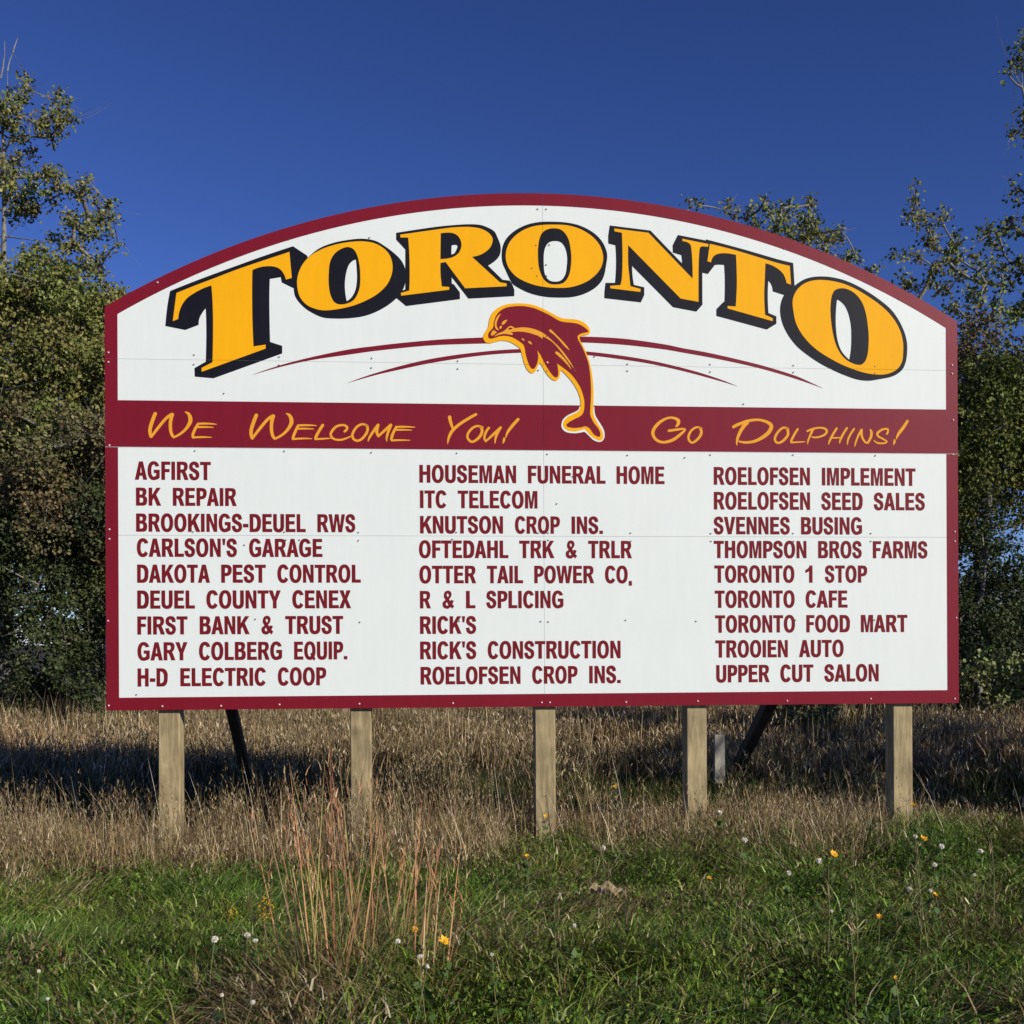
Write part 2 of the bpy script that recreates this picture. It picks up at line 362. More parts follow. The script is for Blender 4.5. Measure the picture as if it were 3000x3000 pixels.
# ---- the four tapering stripes
STR = ['738,1099* 772,1086 835,1066 918,1045 1021,1024 1100,1013.5 1183,1004 1300,994 1440,988* 1440,1006* 1300,1010 1224,1015 1100,1028 1021,1039 918,1054 830,1073',
       '1014,1124* 1055,1108 1100,1093 1170,1073 1245,1055 1320,1042 1390,1033 1460,1026 1540,1022* 1540,1033* 1460,1037 1390,1044 1320,1054 1245,1067 1170,1083 1100,1099',
       '1690,986* 1824,992 1948,1009 2000,1020 2073,1033 2166,1054 2248,1075 2331,1101 2370,1118 2412,1138* 2331,1110 2248,1085 2166,1065 2073,1046 2000,1033 1948,1024 1824,1010 1690,1003*',
       '1710,1029* 1800,1039 1900,1055 2000,1078 2083,1102 2162,1132* 2083,1109 2000,1087 1900,1065 1800,1050 1710,1039*']
for s_ in STR:
    a = Art(); a.px([path(s_)], 0.0010); a.build('curved_stripe', M_MAROON)

# ---- dolphin emblem
DX, DY, DS = 1380, 860, 4.293
em = empty('dolphin_emblem', (0, 0, 0)); em.parent = SIGN; em['label'] = 'leaping maroon dolphin outlined in gold'
def dol(name, m, h, strs, label=None):
    a = Art()
    for q in strs: a.px([path(q, DX, DY, DS)], h)
    return a.build(name, m, parent=em, label=label)
dol('white_halo', M_WHITE, 0.0036, ['1360,1425* 1350,1460 1310,1488 1220,1530 1160,1580 1137,1640 1145,1700 1200,1745 1300,1758 1380,1750 1425,1742 1480,1790 1540,1845 1610,1868 1655,1850 1678,1800 1670,1720 1620,1630 1570,1550 1553,1490 1550,1425*'])
dol('gold_outline', M_GOLD, 0.0040, ['152,555 170,500 213,430 222,385 240,300 290,220 380,160 500,130 640,125 780,145 890,185 1000,240 1100,295 1180,318 1300,325 1390,350 1460,400 1495,460 1490,505 1440,525 1395,532 1366,550 1370,585 1420,680 1470,800 1505,930 1530,1080 1540,1240 1538,1400 1535,1490 1545,1540 1590,1630 1640,1710 1660,1780 1650,1835 1610,1850 1560,1830 1500,1790 1460,1740 1425,1708 1370,1722 1300,1737 1220,1725 1170,1690 1155,1650 1170,1600 1220,1550 1300,1510 1350,1480 1375,1420 1375,1340 1345,1240 1290,1140 1210,1040 1132,968 1120,1020 1100,1075 1060,1098 1010,1075 950,1010 900,930 860,875 825,950 800,990 765,1003 730,985 690,930 660,850 635,750 615,690 590,670 500,615 430,597 370,595 300,610 230,628 180,612'])
dol('dolphin_body', M_MAROON, 0.0044, ['213,540 225,490 262,450 280,420 285,370 310,290 360,225 440,180 540,162 660,160 790,185 900,230 1000,280 1090,335 1160,358 1260,368 1350,385 1430,430 1475,482 1400,500 1345,530 1345,575 1400,680 1450,800 1480,900 1500,1050 1508,1200 1505,1350 1498,1470 1500,1530 1540,1620 1600,1700 1625,1760 1618,1800 1590,1800 1540,1770 1490,1700 1440,1672 1380,1685 1290,1692 1220,1680 1197,1655 1230,1620 1300,1580 1370,1545 1410,1500 1425,1420 1420,1330 1385,1210 1330,1110 1250,1010 1150,930 1080,880* 1095,960 1095,1030 1070,1057 1030,1035 980,970 930,890 880,790 830,712* 845,800 830,880 800,940 770,950 740,920 710,850 685,760 675,700 660,650 600,600 520,555 440,535 360,540 280,565 235,568'])
dol('gold_highlights', M_ORANGE, 0.0047, [
 '545,440* 660,428 780,445 890,490 960,540 1050,620 1130,700 1200,790 1260,880 1300,960 1322,985* 1250,893 1175,795 1095,690 1020,612 940,560 900,548 905,575* 830,530 720,495 620,480 500,485 480,470',
 '378,255* 350,300 328,350 320,400 335,440 355,462* 320,455 300,420 298,370 315,315 345,275',
 '455,333* 440,360 410,390 385,390 395,360 425,338', '378,405 388,418 380,440 362,445 358,425', '285,460* 325,490* 280,525 255,530 250,510 265,480',
 '985,455 1010,460 1080,530 1150,600 1210,670 1240,718* 1180,670 1110,590 1040,520 985,478', '1060,735 1090,735 1150,790 1200,850 1240,910 1262,960* 1210,900 1150,835 1090,780 1062,757',
 '635,568 660,572 672,597 650,588', '715,605 745,605 768,642 735,630', '950,855 970,862 975,880 958,875'])
dol('mouth_line', M_ORANGE, 0.0050, ['285,545* 340,505 400,480 430,460 460,430 500,410 540,430 556,450 520,468 490,482 525,505 515,522 470,515 410,510 340,525'])
dol('eye', M_MAROON, 0.0053, ['465,450 490,430 520,438 500,455'])

# ---- slogan in brush script
Wst = ['168,108,52 125,220,52 95,330,50 106,425,42', '113,435,34 230,280,42 330,165,42 408,118,50', '408,120,54 385,220,48 385,330,46 405,405,42 435,437,36', '432,440,30 540,380,34 620,300,44 665,215,56 660,150,54 635,105,40 595,85,18']
def shift(sl, dx, dy):
    return [' '.join('%g,%g,%g' % (float(t.split(',')[0]) + dx, float(t.split(',')[1]) + dy, float(t.split(',')[2])) for t in s.split()) for s in sl]
WORDS = [('We', [((420, 1190, 4.83), Wst + ['775,252,36 730,330,40 702,400,40 703,440,36', '700,445,26 830,438,26 965,442,12', '775,250,28 900,247,28 1035,257,12', '765,298,26 870,295,26 990,300,12'])]),
 ('Welcome', [((420, 1190, 4.83), shift(Wst, 1430, 22)), ((800, 1190, 4.293), ['315,247,34 275,330,36 250,400,34 252,412,30', '250,415,24 370,407,22 487,410,10', '315,243,24 430,240,24 545,245,10', '305,285,22 400,283,22 510,288,10',
   '625,240,36 580,310,36 540,385,36 530,413,24', '530,415,24 630,410,22 735,403,10', '900,318,30 928,290,32 928,260,30 880,238,28 800,255,30 745,310,32 725,360,30 760,410,26 840,425,26 920,405,22 985,375,12',
   '1190,250,24 1120,228,28 1050,265,30 1000,350,32 1010,410,30 1060,435,28 1120,410,32 1175,340,34 1190,280,32 1170,245,26',
   '1320,240,40 1260,320,34 1215,390,28 1195,440,12', '1320,240,40 1305,320,38 1325,378,30', '1325,378,28 1400,310,34 1480,240,40', '1480,240,40 1450,320,34 1430,390,28 1430,440,12',
   '1550,264,34 1510,340,36 1488,410,34 1493,428,28', '1492,432,24 1600,428,22 1722,430,10', '1550,262,24 1660,260,24 1783,266,10', '1545,300,22 1640,298,22 1745,304,10'])]),
 ('You!', [((1270, 1190, 6.44), ['305,208,66 320,290,58 345,370,50 370,425,38', '800,155,50 640,245,54 480,350,54 360,460,60 295,580,50 268,710,14',
   '925,400,36 830,375,40 740,410,44 660,500,46 640,590,44 700,665,44 760,665,44 850,600,52 905,520,54 915,440,52 880,395,38', '1045,410,46 990,490,46 960,590,44 985,665,34', '985,665,34 1100,560,46 1265,405,50', '1265,405,50 1200,520,50 1170,610,40 1160,695,20',
   '1595,250,56 1480,380,58 1400,490,46 1362,600,14', '1332,600,28 1330,640,46 1308,700,18'])]),
 ('Go', [((1890, 1200, 4.83), ['440,235,28 470,195,46 465,150,48 400,118,34 320,120,32 220,170,40 140,250,46 108,330,46 140,410,40 210,455,38 290,460,38 400,425,42 500,350,38 565,290,26', '335,300,34 440,285,34 540,272,26 570,285,20',
   '800,268,20 730,250,28 660,290,32 615,370,34 620,430,32 660,468,30 720,440,34 780,370,38 795,310,38 770,262,30'])]),
 ('Dolphins!', [((1890, 1200, 4.83), ['1250,245,42 1330,205,42 1460,160,40 1600,145,34 1720,175,42 1785,230,52 1750,320,54 1650,400,48 1540,450,40 1420,465,34 1330,450,24', '1440,185,56 1370,270,50 1320,370,42 1300,440,32 1297,500,14']),
   ((2240, 1210, 4.391), ['305,205,22 240,190,28 180,235,30 135,310,32 140,365,30 180,385,28 240,355,32 295,290,34 300,235,32 280,200,26', '425,208,28 380,280,30 345,350,30 342,378,22', '342,380,22 430,375,20 520,369,10',
   '548,235,24 620,205,26 700,190,24 770,200,28 800,235,30 770,280,28 700,308,24 640,315,22 605,305,12', '618,215,34 585,290,26 560,350,22 553,400,10', '925,200,28 875,280,28 840,350,26 820,400,14', '1058,195,28 1010,270,28 975,340,26 963,388,14', '845,322,20 960,318,20',
   '1150,205,26 1100,280,26 1070,350,24 1065,408,12', '1245,220,34 1200,300,26 1170,380,22 1158,432,12', '1245,220,34 1250,300,30 1285,370,26 1325,385,24', '1325,385,26 1365,310,34 1372,250,34 1360,220,24',
   '1570,270,24 1585,235,26 1575,205,24 1510,215,26 1450,260,30 1460,300,26 1530,340,22 1570,370,22 1530,390,22 1450,385,22 1405,355,14', '1835,105,34 1780,190,40 1720,270,36 1690,335,12', '1668,345,18 1668,370,30 1655,408,12'])])]
for wname, parts in WORDS:
    a = Art(); k = 0
    for (ox, oy, s_), st in parts:
        for q in st:
            a.stroke(path(q, ox, oy, s_, closed=False, n=7), 0.0014 + 0.00012 * k); k += 1
    a.build('slogan_word', M_ORANGE, label='gold brush lettered word %s' % wname)

# ---- condensed bold capitals
def ell(cx, cy, rx, ry, a0=0.0, a1=360.0, n=36, e=2.25):
    o = []
    for i in range(n):
        t = math.radians(a0 + (a1 - a0) * i / (n - 1 if abs(a1 - a0) < 359 else n)); c, s = math.cos(t), math.sin(t)
        o.append((cx + rx * math.copysign(abs(c) ** (2 / e), c), cy + ry * math.copysign(abs(s) ** (2 / e), s)))
    return o
G = {}
def gl(ch, w, *loops, sb=(6, 6)):
    G[ch] = (w, [l if isinstance(l, list) else [tuple(p) for p in path(l, n=5)] for l in loops], sb)
gl('A', 64, '22,0* 42,0* 64,100* 45,100* 40.5,78* 23.5,78* 19,100* 0,100*', '32,26* 37.5,62* 26.5,62*', sb=(1, 1))
gl('B', 58, '0,0* 32,0 46,3 54,14 54,27 51,38 44,47* 54,53 58,65 58,76 54,92 44,99 32,100 0,100*', '18,16* 29,16 35,20 36,27 34,36 28,39 18,39*', '18,55* 30,55 37,59 39,69 37,79 30,84 18,84*', sb=(6, 4))
Cc = ell(31.5, 50, 31.5, 52, -28, -325, 30) ; Ci = ell(31.5, 50, 13.5, 34, -325, -40, 24)
gl('C', 60, Cc + Ci, sb=(4, 3))
gl('D', 60, '0,0* 27,0 42,3 54,15 60,33 60,52 59,70 53,88 42,98 27,100 0,100*', '18,16* 27,17 35,22 40,34 41,50 40,66 35,78 27,83 18,84*', sb=(6, 4))
gl('E', 52, '0,0* 50,0* 50,16* 18,16* 18,40* 47,40* 47,56* 18,56* 18,84* 52,84* 52,100* 0,100*', sb=(6, 3))
gl('F', 47, '0,0* 47,0* 47,16* 18,16* 18,41* 43,41* 43,57* 18,57* 18,100* 0,100*', sb=(6, 2))
Go_ = ell(32.5, 50, 32.5, 52, -28, -290, 26); Gi = ell(32.5, 50, 14.5, 35, -295, -40, 22)
gl('G', 64, Go_ + [(56, 96), (64, 88), (64, 46), (34, 46), (34, 62), (47, 62), (47, 78)] + Gi, sb=(4, 5))
gl('H', 59, '0,0* 18,0* 18,38* 41,38* 41,0* 59,0* 59,100* 41,100* 41,55* 18,55* 18,100* 0,100*')
gl('I', 18, '0,0* 18,0* 18,100* 0,100*')
gl('K', 64, '0,0* 18,0* 18,41* 42,0* 63,0* 39,38* 65,100* 44,100* 27,56* 18,71* 18,100* 0,100*', sb=(6, 1))
gl('L', 48, '0,0* 18,0* 18,84* 48,84* 48,100* 0,100*', sb=(6, 2))
gl('M', 69, '0,0* 24,0* 34.5,66* 45,0* 69,0* 69,100* 53,100* 53,24* 41,100* 28,100* 16,24* 16,100* 0,100*')
gl('N', 57, '0,0* 18,0* 41,62* 41,0* 57,0* 57,100* 40,100* 16,38* 16,100* 0,100*')
gl('O', 65, ell(32.5, 50, 32.5, 52), ell(32.5, 50, 14.5, 35), sb=(4, 4))
gl('P', 54, '0,0* 30,0 44,4 53,16 54,31 51,47 42,58 30,62 18,62* 18,100* 0,100*', '18,16* 28,17 35,21 36,31 34,41 28,46 18,46*', sb=(6, 2))
gl('Q', 66, ell(32.5, 50, 32.5, 52), ell(32.5, 50, 14.5, 35), sb=(4, 4))
gl('R', 61, '0,0* 33,0 48,3 56,14 57,29 53,43 43,53* 50,68 61,100* 41,100* 31,70 25,60 18,59* 18,100* 0,100*', '18,16* 31,16 38,20 39,29 37,39 30,43 18,43*', sb=(6, 2))
gl('S', 56, '37,31* 33,19 27,15 20,18 18,26 21,33 30,39 42,46 51,55 55,68 53,84 45,96 29,102 13,98 4,87 0,68* 17,66* 20,79 28,86 36,82 38,73 34,64 24,57 11,49 3,39 1,26 4,13 12,3 27,-2 42,2 51,12 54,29*', sb=(3, 3))
gl('T', 57, '0,0* 57,0* 57,16* 37.5,16* 37.5,100* 19.5,100* 19.5,16* 0,16*', sb=(2, 2))
gl('U', 58, '0,0* 18,0* 18,66* 20,79 29,85 38,79 40,66* 40,0* 58,0* 58,64* 55,86 45,98 29,102 13,98 3,86 0,64*', sb=(5, 5))
gl('V', 64, '0,0* 19,0* 32,70* 45,0* 64,0* 42,100* 22,100*', sb=(1, 1))
gl('W', 92, '0,0* 18,0* 27,66* 36,0* 56,0* 65,66* 74,0* 92,0* 75,100* 56,100* 46,32* 36,100* 17,100*', sb=(1, 1))
gl('X', 63, '2,0* 23,0* 31.5,31* 40,0* 61,0* 42,48* 63,100* 42,100* 31.5,67* 21,100* 0,100* 21,48*', sb=(1, 1))
gl('Y', 63, '0,0* 20,0* 31.5,38* 43,0* 63,0* 40.5,60* 40.5,100* 22.5,100* 22.5,60*', sb=(1, 1))
gl('&', 62, '62,88* 52,102* 43,93 32,101 20,102 6,95 0,78 4,63 16,52 9,38 8,20 15,4 28,-2 42,3 48,18 44,34 34,46* 43,62* 46,52* 60,57* 52,77*', '28,13 22,18 22,26 28,37* 34,30 35,21', '24,63* 17,71 17,80 23,86 33,82*', sb=(2, 2))
gl('1', 39, '24,0* 39,0* 39,100* 21,100* 21,30* 12,37 0,42* 0,26* 11,20 20,10', sb=(6, 6))
gl("'", 16, '0,0* 16,0* 12,34* 4,34*', sb=(4, 4))
gl('.', 18, '0,83* 18,83* 18,100* 0,100*', sb=(4, 4))
gl('-', 28, '0,56* 28,56* 28,74* 0,74*', sb=(3, 3))
QT = [(34, 68), (44, 62), (66, 96), (56, 109)]
def word_width(t):
    x = 0
    for i, c in enumerate(t):
        w, lp, sb = G[c]; x += (sb[0] if i else 0) + w + (sb[1] if i < len(t) - 1 else 0)
    return x
def fatten(l, hole, d=1.25):
    P = np.array(l, float); n = len(P); area = sum(P[i][0] * P[(i+1) % n][1] - P[(i+1) % n][0] * P[i][1] for i in range(n))
    sg = (1 if area > 0 else -1) * (-1 if hole else 1); o = []
    for i in range(n):
        a = P[i] - P[i-1]; b = P[(i+1) % n] - P[i]; la, lb = np.linalg.norm(a), np.linalg.norm(b)
        if la < 1e-6 or lb < 1e-6: o.append(tuple(P[i])); continue
        na = np.array([a[1], -a[0]]) / la; nb = np.array([b[1], -b[0]]) / lb; m = na + nb; q = m.dot(m)
        o.append(tuple(P[i] + sg * d * (m * 2 / max(q, 1.0))))
    return o
def put_word(a, t, x0, x1, wb, cap, h):
    """letters of a word between photo columns x0..x1, baseline height wb, cap height in metres"""
    u0 = S(x0, 1700)[0]; u1 = S(x1, 1700)[0]; tot = word_width(t); k = (u1 - u0) / tot; x = 0
    for i, c in enumerate(t):
        w, lp, sb = G[c]
        if i: x += sb[0]
        a.poly([[(u0 + (x + p[0]) * k, wb + (100 - p[1]) / 100 * cap) for p in fatten(l, li > 0)] for li, l in enumerate(lp)], h)
        if c == 'Q': a.poly([[(u0 + (x + p[0]) * k, wb + (100 - p[1]) / 100 * cap) for p in QT]], h + 0.0004)
        x += w + sb[1]
C1 = (280, 1300, 2.1467); C2 = (280, 1650, 2.1467); C3 = (1180, 1300, 2.273); C4 = (1180, 1650, 2.273); C5 = (2030, 1300, 2.415); C6 = (2030, 1650, 2.415)
LINES = [
 (C1, 112, 225, [('AGFIRST', 252, 727)]), (C1, 277, 388, [('BK', 258, 412), ('REPAIR', 490, 888)]), (C1, 440, 552, [('BROOKINGS-DEUEL', 258, 1322), ('RWS', 1398, 1635)]),
 (C1, 597, 710, [("CARLSON'S", 262, 890), ('GARAGE', 968, 1427)]), (C2, 10, 122, [('DAKOTA', 263, 718), ('PEST', 792, 1070), ('CONTROL', 1145, 1667)]),
 (C2, 173, 285, [('DEUEL', 263, 623), ('COUNTY', 698, 1163), ('CENEX', 1238, 1605)]), (C2, 336, 448, [('FIRST', 263, 576), ('BANK', 655, 965), ('&', 1043, 1115), ('TRUST', 1193, 1555)]),
 (C2, 499, 611, [('GARY', 263, 575), ('COLBERG', 650, 1170), ('EQUIP.', 1248, 1580)]), (C2, 663, 775, [('H-D', 263, 450), ('ELECTRIC', 532, 1068), ('COOP', 1145, 1447)]),
 (C3, 142, 258, [('HOUSEMAN', 115, 757), ('FUNERAL', 838, 1352), ('HOME', 1428, 1745)]), (C3, 312, 427, [('ITC', 118, 293), ('TELECOM', 370, 898)]), (C3, 482, 596, [('KNUTSON', 118, 668), ('CROP', 750, 1047), ('INS.', 1127, 1333)]),
 (C3, 645, 760, [('OFTEDAHL', 110, 703), ('TRK', 778, 1008), ('&', 1087, 1160), ('TRLR', 1237, 1525)]), (C4, 18, 133, [('OTTER', 112, 487), ('TAIL', 562, 800), ('POWER', 877, 1273), ('CO', 1348, 1497)]),
 (C4, 186, 300, [('R', 115, 185), ('&', 265, 340), ('L', 422, 482), ('SPLICING', 557, 1068)]), (C4, 355, 470, [("RICK'S", 115, 487)]), (C4, 523, 639, [("RICK'S", 115, 487), ('CONSTRUCTION', 565, 1447)]),
 (C4, 692, 807, [('ROELOFSEN', 117, 780), ('CROP', 860, 1160), ('INS.', 1240, 1447)]),
 (C5, 166, 289, [('ROELOFSEN', 152, 830), ('IMPLEMENT', 917, 1577)]), (C5, 342, 464, [('ROELOFSEN', 152, 830), ('SEED', 912, 1202), ('SALES', 1283, 1643)]), (C5, 518, 639, [('SVENNES', 150, 687), ('BUSING', 768, 1197)]),
 (C5, 688, 808, [('THOMPSON', 150, 803), ('BROS', 888, 1195), ('FARMS', 1275, 1660)]), (C6, 17, 137, [('TORONTO', 153, 717), ('1', 797, 845), ('STOP', 935, 1232)]), (C6, 195, 315, [('TORONTO', 155, 718), ('CAFE', 798, 1092)]),
 (C6, 370, 491, [('TORONTO', 157, 720), ('FOOD', 802, 1108), ('MART', 1188, 1515)]), (C6, 547, 667, [('TROOIEN', 158, 668), ('AUTO', 750, 1063)]), (C6, 722, 843, [('UPPER', 163, 538), ('CUT', 617, 848), ('SALON', 928, 1310)])]
ROWN = ['top', 'second', 'third', 'fourth', 'fifth', 'sixth', 'seventh', 'eighth', 'bottom']
for i, ((ox, oy, s_), yt, yb, ws_) in enumerate(LINES):
    xl = ox + ws_[0][1] / s_; wt_ = S(xl, oy + yt / s_)[1]; wb_ = S(xl, oy + yb / s_)[1]
    ln = empty('name_line', (0, 0, 0)); ln.parent = SIGN
    ln['label'] = 'maroon lettering, %s line of the %s column of names' % (ROWN[i % 9], ('left', 'middle', 'right')[i // 9])
    for t, x0, x1 in ws_:
        a = Art(); put_word(a, t, ox + x0 / s_, ox + x1 / s_, wb_, wt_ - wb_, 0.0009)
        if t == 'CO': a.poly([[S(ox + x / s_, oy + y / s_) for x, y in ((1505, 118), (1526, 118), (1526, 150), (1505, 150))]], 0.0009)
        a.build('word', M_TEXT, parent=ln)

# ---- screws
SG = [(846,702),(1082,697),(569,1040),(568,1068),(818,1046),(817,1070),(1089,1050),(1088,1078),(656,1153),(1575,613),(1600,613),(1570,719),(1609,718),(1600,776),(1558,786),(1573,809),(1601,809),(1341,1058),(1341,1081),(1600,986),(1575,984),(1577,1085),(1602,1088),(1838,1067),(1838,1087),(1741,1045),(2298,729),(2633,875),(2080,1068),(2080,1090),(2324,1071),(2324,1091),(2563,1074),(2562,1094),(2178,1184),(571,1321),(833,1322),(1088,1326),(1338,1328),(1603,1331),(1838,1334),(2006,1341),(2081,1333),(2323,1333),(2564,1335),(566,1558),(833,1559),(1050,1560),(1050,1584),(838,1582),(877,1582),(716,1597),(1337,1560),(1325,1580),(1577,1562),(1606,1562),(1583,1585),(1606,1583),(1847,1562),(1848,1586),(2082,1563),(2083,1586),(2323,1563),(2325,1586),(2551,1563),(2551,1586),(748,1814),(1054,1823),(1584,1821),(1606,1822),(1833,1817),(2039,1820),(2330,1817),(2562,1816),(1346,1820),(400,2035),(1631,1476),(1678,1396)]
SWh = [(462,828),(318,1033),(318,1061),(321,1305),(321,1551),(321,1579),(317,1819),(319,2067),(476,2069),(648,2068),(819,2064),(1053,2062),(1327,2060),(1587,2058),(1611,2058),(1834,2057),(2044,2054),(2306,2053),(2551,2047),(2797,2047),(2789,1070),(2789,1095),(2792,1231),(2791,1332),(2797,1558),(2797,1586),(2801,1810),(1603,1062)]
for lst, m, nm in ((SG, M_SCREW_G, 'small grey screw heads'), (SWh, M_SCREW_W, 'small pale screw heads on the border')):
    V = []; Fc = []
    for x, y in lst:
        u, w = S(x, y); r = 0.0052 if m is M_SCREW_G else 0.0068; b = len(V)
        for q in range(8):
            an = q * math.pi / 4; V.append((u + r * math.cos(an), -0.004, w + r * math.sin(an)))
        for q in range(8):
            an = q * math.pi / 4; V.append((u + r * .6 * math.cos(an), -0.0075, w + r * .6 * math.sin(an)))
        for q in range(8): Fc.append((b + q, b + (q + 1) % 8, b + 8 + (q + 1) % 8, b + 8 + q))
        Fc.append(tuple(range(b + 8, b + 16)))
    me = bpy.data.meshes.new('screws'); me.from_pydata(V, [], Fc); me.update()
    tag(link('screws', me, m, SIGN), nm, kind='stuff')

# ---- posts, rails and braces
def box_mesh(name, x0, x1, y0, y1, z0, z1, bev=0.006):
    import bmesh
    bm = bmesh.new(); bmesh.ops.create_cube(bm, size=1.0)
    for v in bm.verts: v.co = Vector(((x0 + x1) / 2 + v.co.x * (x1 - x0), (y0 + y1) / 2 + v.co.y * (y1 - y0), (z0 + z1) / 2 + v.co.z * (z1 - z0)))
    if bev: bmesh.ops.bevel(bm, geom=bm.edges[:], offset=bev, segments=1, affect='EDGES')
    me = bpy.data.meshes.new(name); bm.to_mesh(me); bm.free(); return me
POSTS = [(460, 527), (1025, 1087), (1568, 1627), (2012, 2072), (2616, 2677)]
for x0, x1 in POSTS:
    u = (S(x0, 2250)[0] + S(x1, 2250)[0]) / 2 * 1.003 + 0.004
    link('post', box_mesh('post', u - 0.0735, u + 0.0735, 0.034, 0.184, -0.35, arc(u, RAD) - 0.12), M_POST, SIGN)
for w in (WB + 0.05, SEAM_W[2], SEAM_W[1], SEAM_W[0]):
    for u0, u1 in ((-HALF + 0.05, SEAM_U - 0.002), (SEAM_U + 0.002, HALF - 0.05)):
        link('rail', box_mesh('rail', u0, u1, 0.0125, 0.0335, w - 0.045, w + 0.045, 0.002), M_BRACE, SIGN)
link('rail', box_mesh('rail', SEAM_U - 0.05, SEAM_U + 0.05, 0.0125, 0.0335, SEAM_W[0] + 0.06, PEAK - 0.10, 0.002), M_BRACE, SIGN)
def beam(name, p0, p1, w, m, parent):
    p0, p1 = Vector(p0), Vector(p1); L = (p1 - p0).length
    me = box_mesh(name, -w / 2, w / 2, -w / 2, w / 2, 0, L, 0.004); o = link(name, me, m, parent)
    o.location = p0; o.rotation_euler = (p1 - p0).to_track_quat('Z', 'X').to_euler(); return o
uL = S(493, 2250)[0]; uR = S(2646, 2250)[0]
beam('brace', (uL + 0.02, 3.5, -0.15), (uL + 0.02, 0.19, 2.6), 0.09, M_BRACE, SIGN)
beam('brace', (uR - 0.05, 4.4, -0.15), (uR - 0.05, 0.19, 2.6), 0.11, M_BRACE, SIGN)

# ------------------------------------------------------------------ ground sheet
def terrain():
    xs = np.concatenate([np.linspace(-600, -30, 20), np.linspace(-28, 28, 113), np.linspace(30, 600, 20)])
    ys = np.concatenate([np.linspace(-60, -2, 12), np.linspace(0, 40, 121), np.linspace(45, 1200, 30)])
    X, Y = np.meshgrid(xs, ys); Z = ground_z(X, Y); V = np.stack([X.ravel(), Y.ravel(), Z.ravel()], 1)
    nx, ny = len(xs), len(ys); i, j = np.meshgrid(np.arange(nx - 1), np.arange(ny - 1)); a = (j * nx + i).ravel()
    return np_mesh('ground', V, np.stack([a, a + 1, a + nx + 1, a + nx], 1))
def ground_mat():
    m = mat('earth', (0.05, 0.045, 0.03), 0.95, 0.1); n = m.node_tree; L = n.links; b = n.nodes['Principled BSDF']
    tc = n.nodes.new('ShaderNodeTexCoord'); n1 = n.nodes.new('ShaderNodeTexNoise'); n1.inputs['Scale'].default_value = 3; n1.inputs['Detail'].default_value = 10
    L.new(tc.outputs['Object'], n1.inputs['Vector']); r = n.nodes.new('ShaderNodeValToRGB')
    r.color_ramp.elements[0].color = (0.022, 0.026, 0.010, 1); r.color_ramp.elements[1].color = (0.085, 0.066, 0.036, 1)
    r.color_ramp.elements[0].position = 0.35; r.color_ramp.elements[1].position = 0.65
    L.new(n1.outputs[0], r.inputs[0]); L.new(r.outputs[0], b.inputs['Base Color'])
    return m
tag(link('ground', terrain(), ground_mat()), kind='structure')

# ------------------------------------------------------------------ grass blades
def blades(x, y, z, h, w, lean_dir, lean, col, tipcol=None, segs=2, curl=0.5):
    """ribbons with `segs` quads and a tip triangle"""
    n = len(x); face = RNG.uniform(0, 2 * np.pi, n); wx, wy = np.cos(face), np.sin(face)
    V = np.zeros((n, 2 * segs + 1, 3), np.float32); Cc_ = np.zeros((n, 2 * segs + 1, 3), np.float32)
    for k in range(segs + 1):
        t = k / segs if segs else 1
        tt = t * 1.0
        off = lean * (tt ** (1 + curl)) * h; zz = z + h * tt * np.sqrt(np.clip(1 - (lean * tt * 0.75) ** 2, 0.06, 1))
        px = x + np.cos(lean_dir) * off; py = y + np.sin(lean_dir) * off
        wd = w * (1 - 0.55 * tt) / 2
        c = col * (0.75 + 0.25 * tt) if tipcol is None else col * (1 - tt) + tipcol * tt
        if k < segs:
            V[:, 2*k] = np.stack([px - wx * wd, py - wy * wd, zz], 1); V[:, 2*k+1] = np.stack([px + wx * wd, py + wy * wd, zz], 1)
            Cc_[:, 2*k] = c; Cc_[:, 2*k+1] = c
        else:
            V[:, 2*k] = np.stack([px, py, zz], 1); Cc_[:, 2*k] = c
    m = 2 * segs + 1; base = (np.arange(n) * m)[:, None]
    fs = []
    if segs > 1: fs.append(np.concatenate([base + np.array([[2*k, 2*k+1, 2*k+3, 2*k+2]]) for k in range(segs - 1)]))
    fs.append(base + np.array([[2*segs-2, 2*segs-1, 2*segs]]))
    return V.reshape(-1, 3), fs, Cc_.reshape(-1, 3)

def merge(parts):
    V = []; F4 = []; F3 = []; C_ = []; o = 0
    for v, fs, c in parts:
        V.append(v); C_.append(c)
        for f in fs: (F4 if f.shape[1] == 4 else F3).append(f + o)
        o += len(v)
    return np.concatenate(V), ([np.concatenate(F4)] if F4 else []) + ([np.concatenate(F3)] if F3 else []), np.concatenate(C_)

def wedge(n, y0, y1, pad=0.6, power=1.0):
    y = y0 + (y1 - y0) * RNG.random(int(n * 1.6)) ** power
    x = RNG.uniform(-1, 1, len(y)) * (0.465 * y1 + pad)
    k = np.abs(x) < 0.465 * y + pad
    return x[k][:n], y[k][:n]

def jitter(base, n, s=0.25):
    b = np.array(base, np.float32)[None] * np.ones((n, 1), np.float32)
    return b * (1 + s * (RNG.random((n, 1)).astype(np.float32) * 2 - 1)) * (1 + 0.10 * (RNG.random((n, 3)).astype(np.float32) * 2 - 1))

def pick(cols, probs, n, s=0.3):
    idx = RNG.choice(len(cols), n, p=np.array(probs) / sum(probs)); c = np.array(cols, np.float32)[idx]
    return c * (1 + s * (RNG.random((n, 1)).astype(np.float32) * 2 - 1))

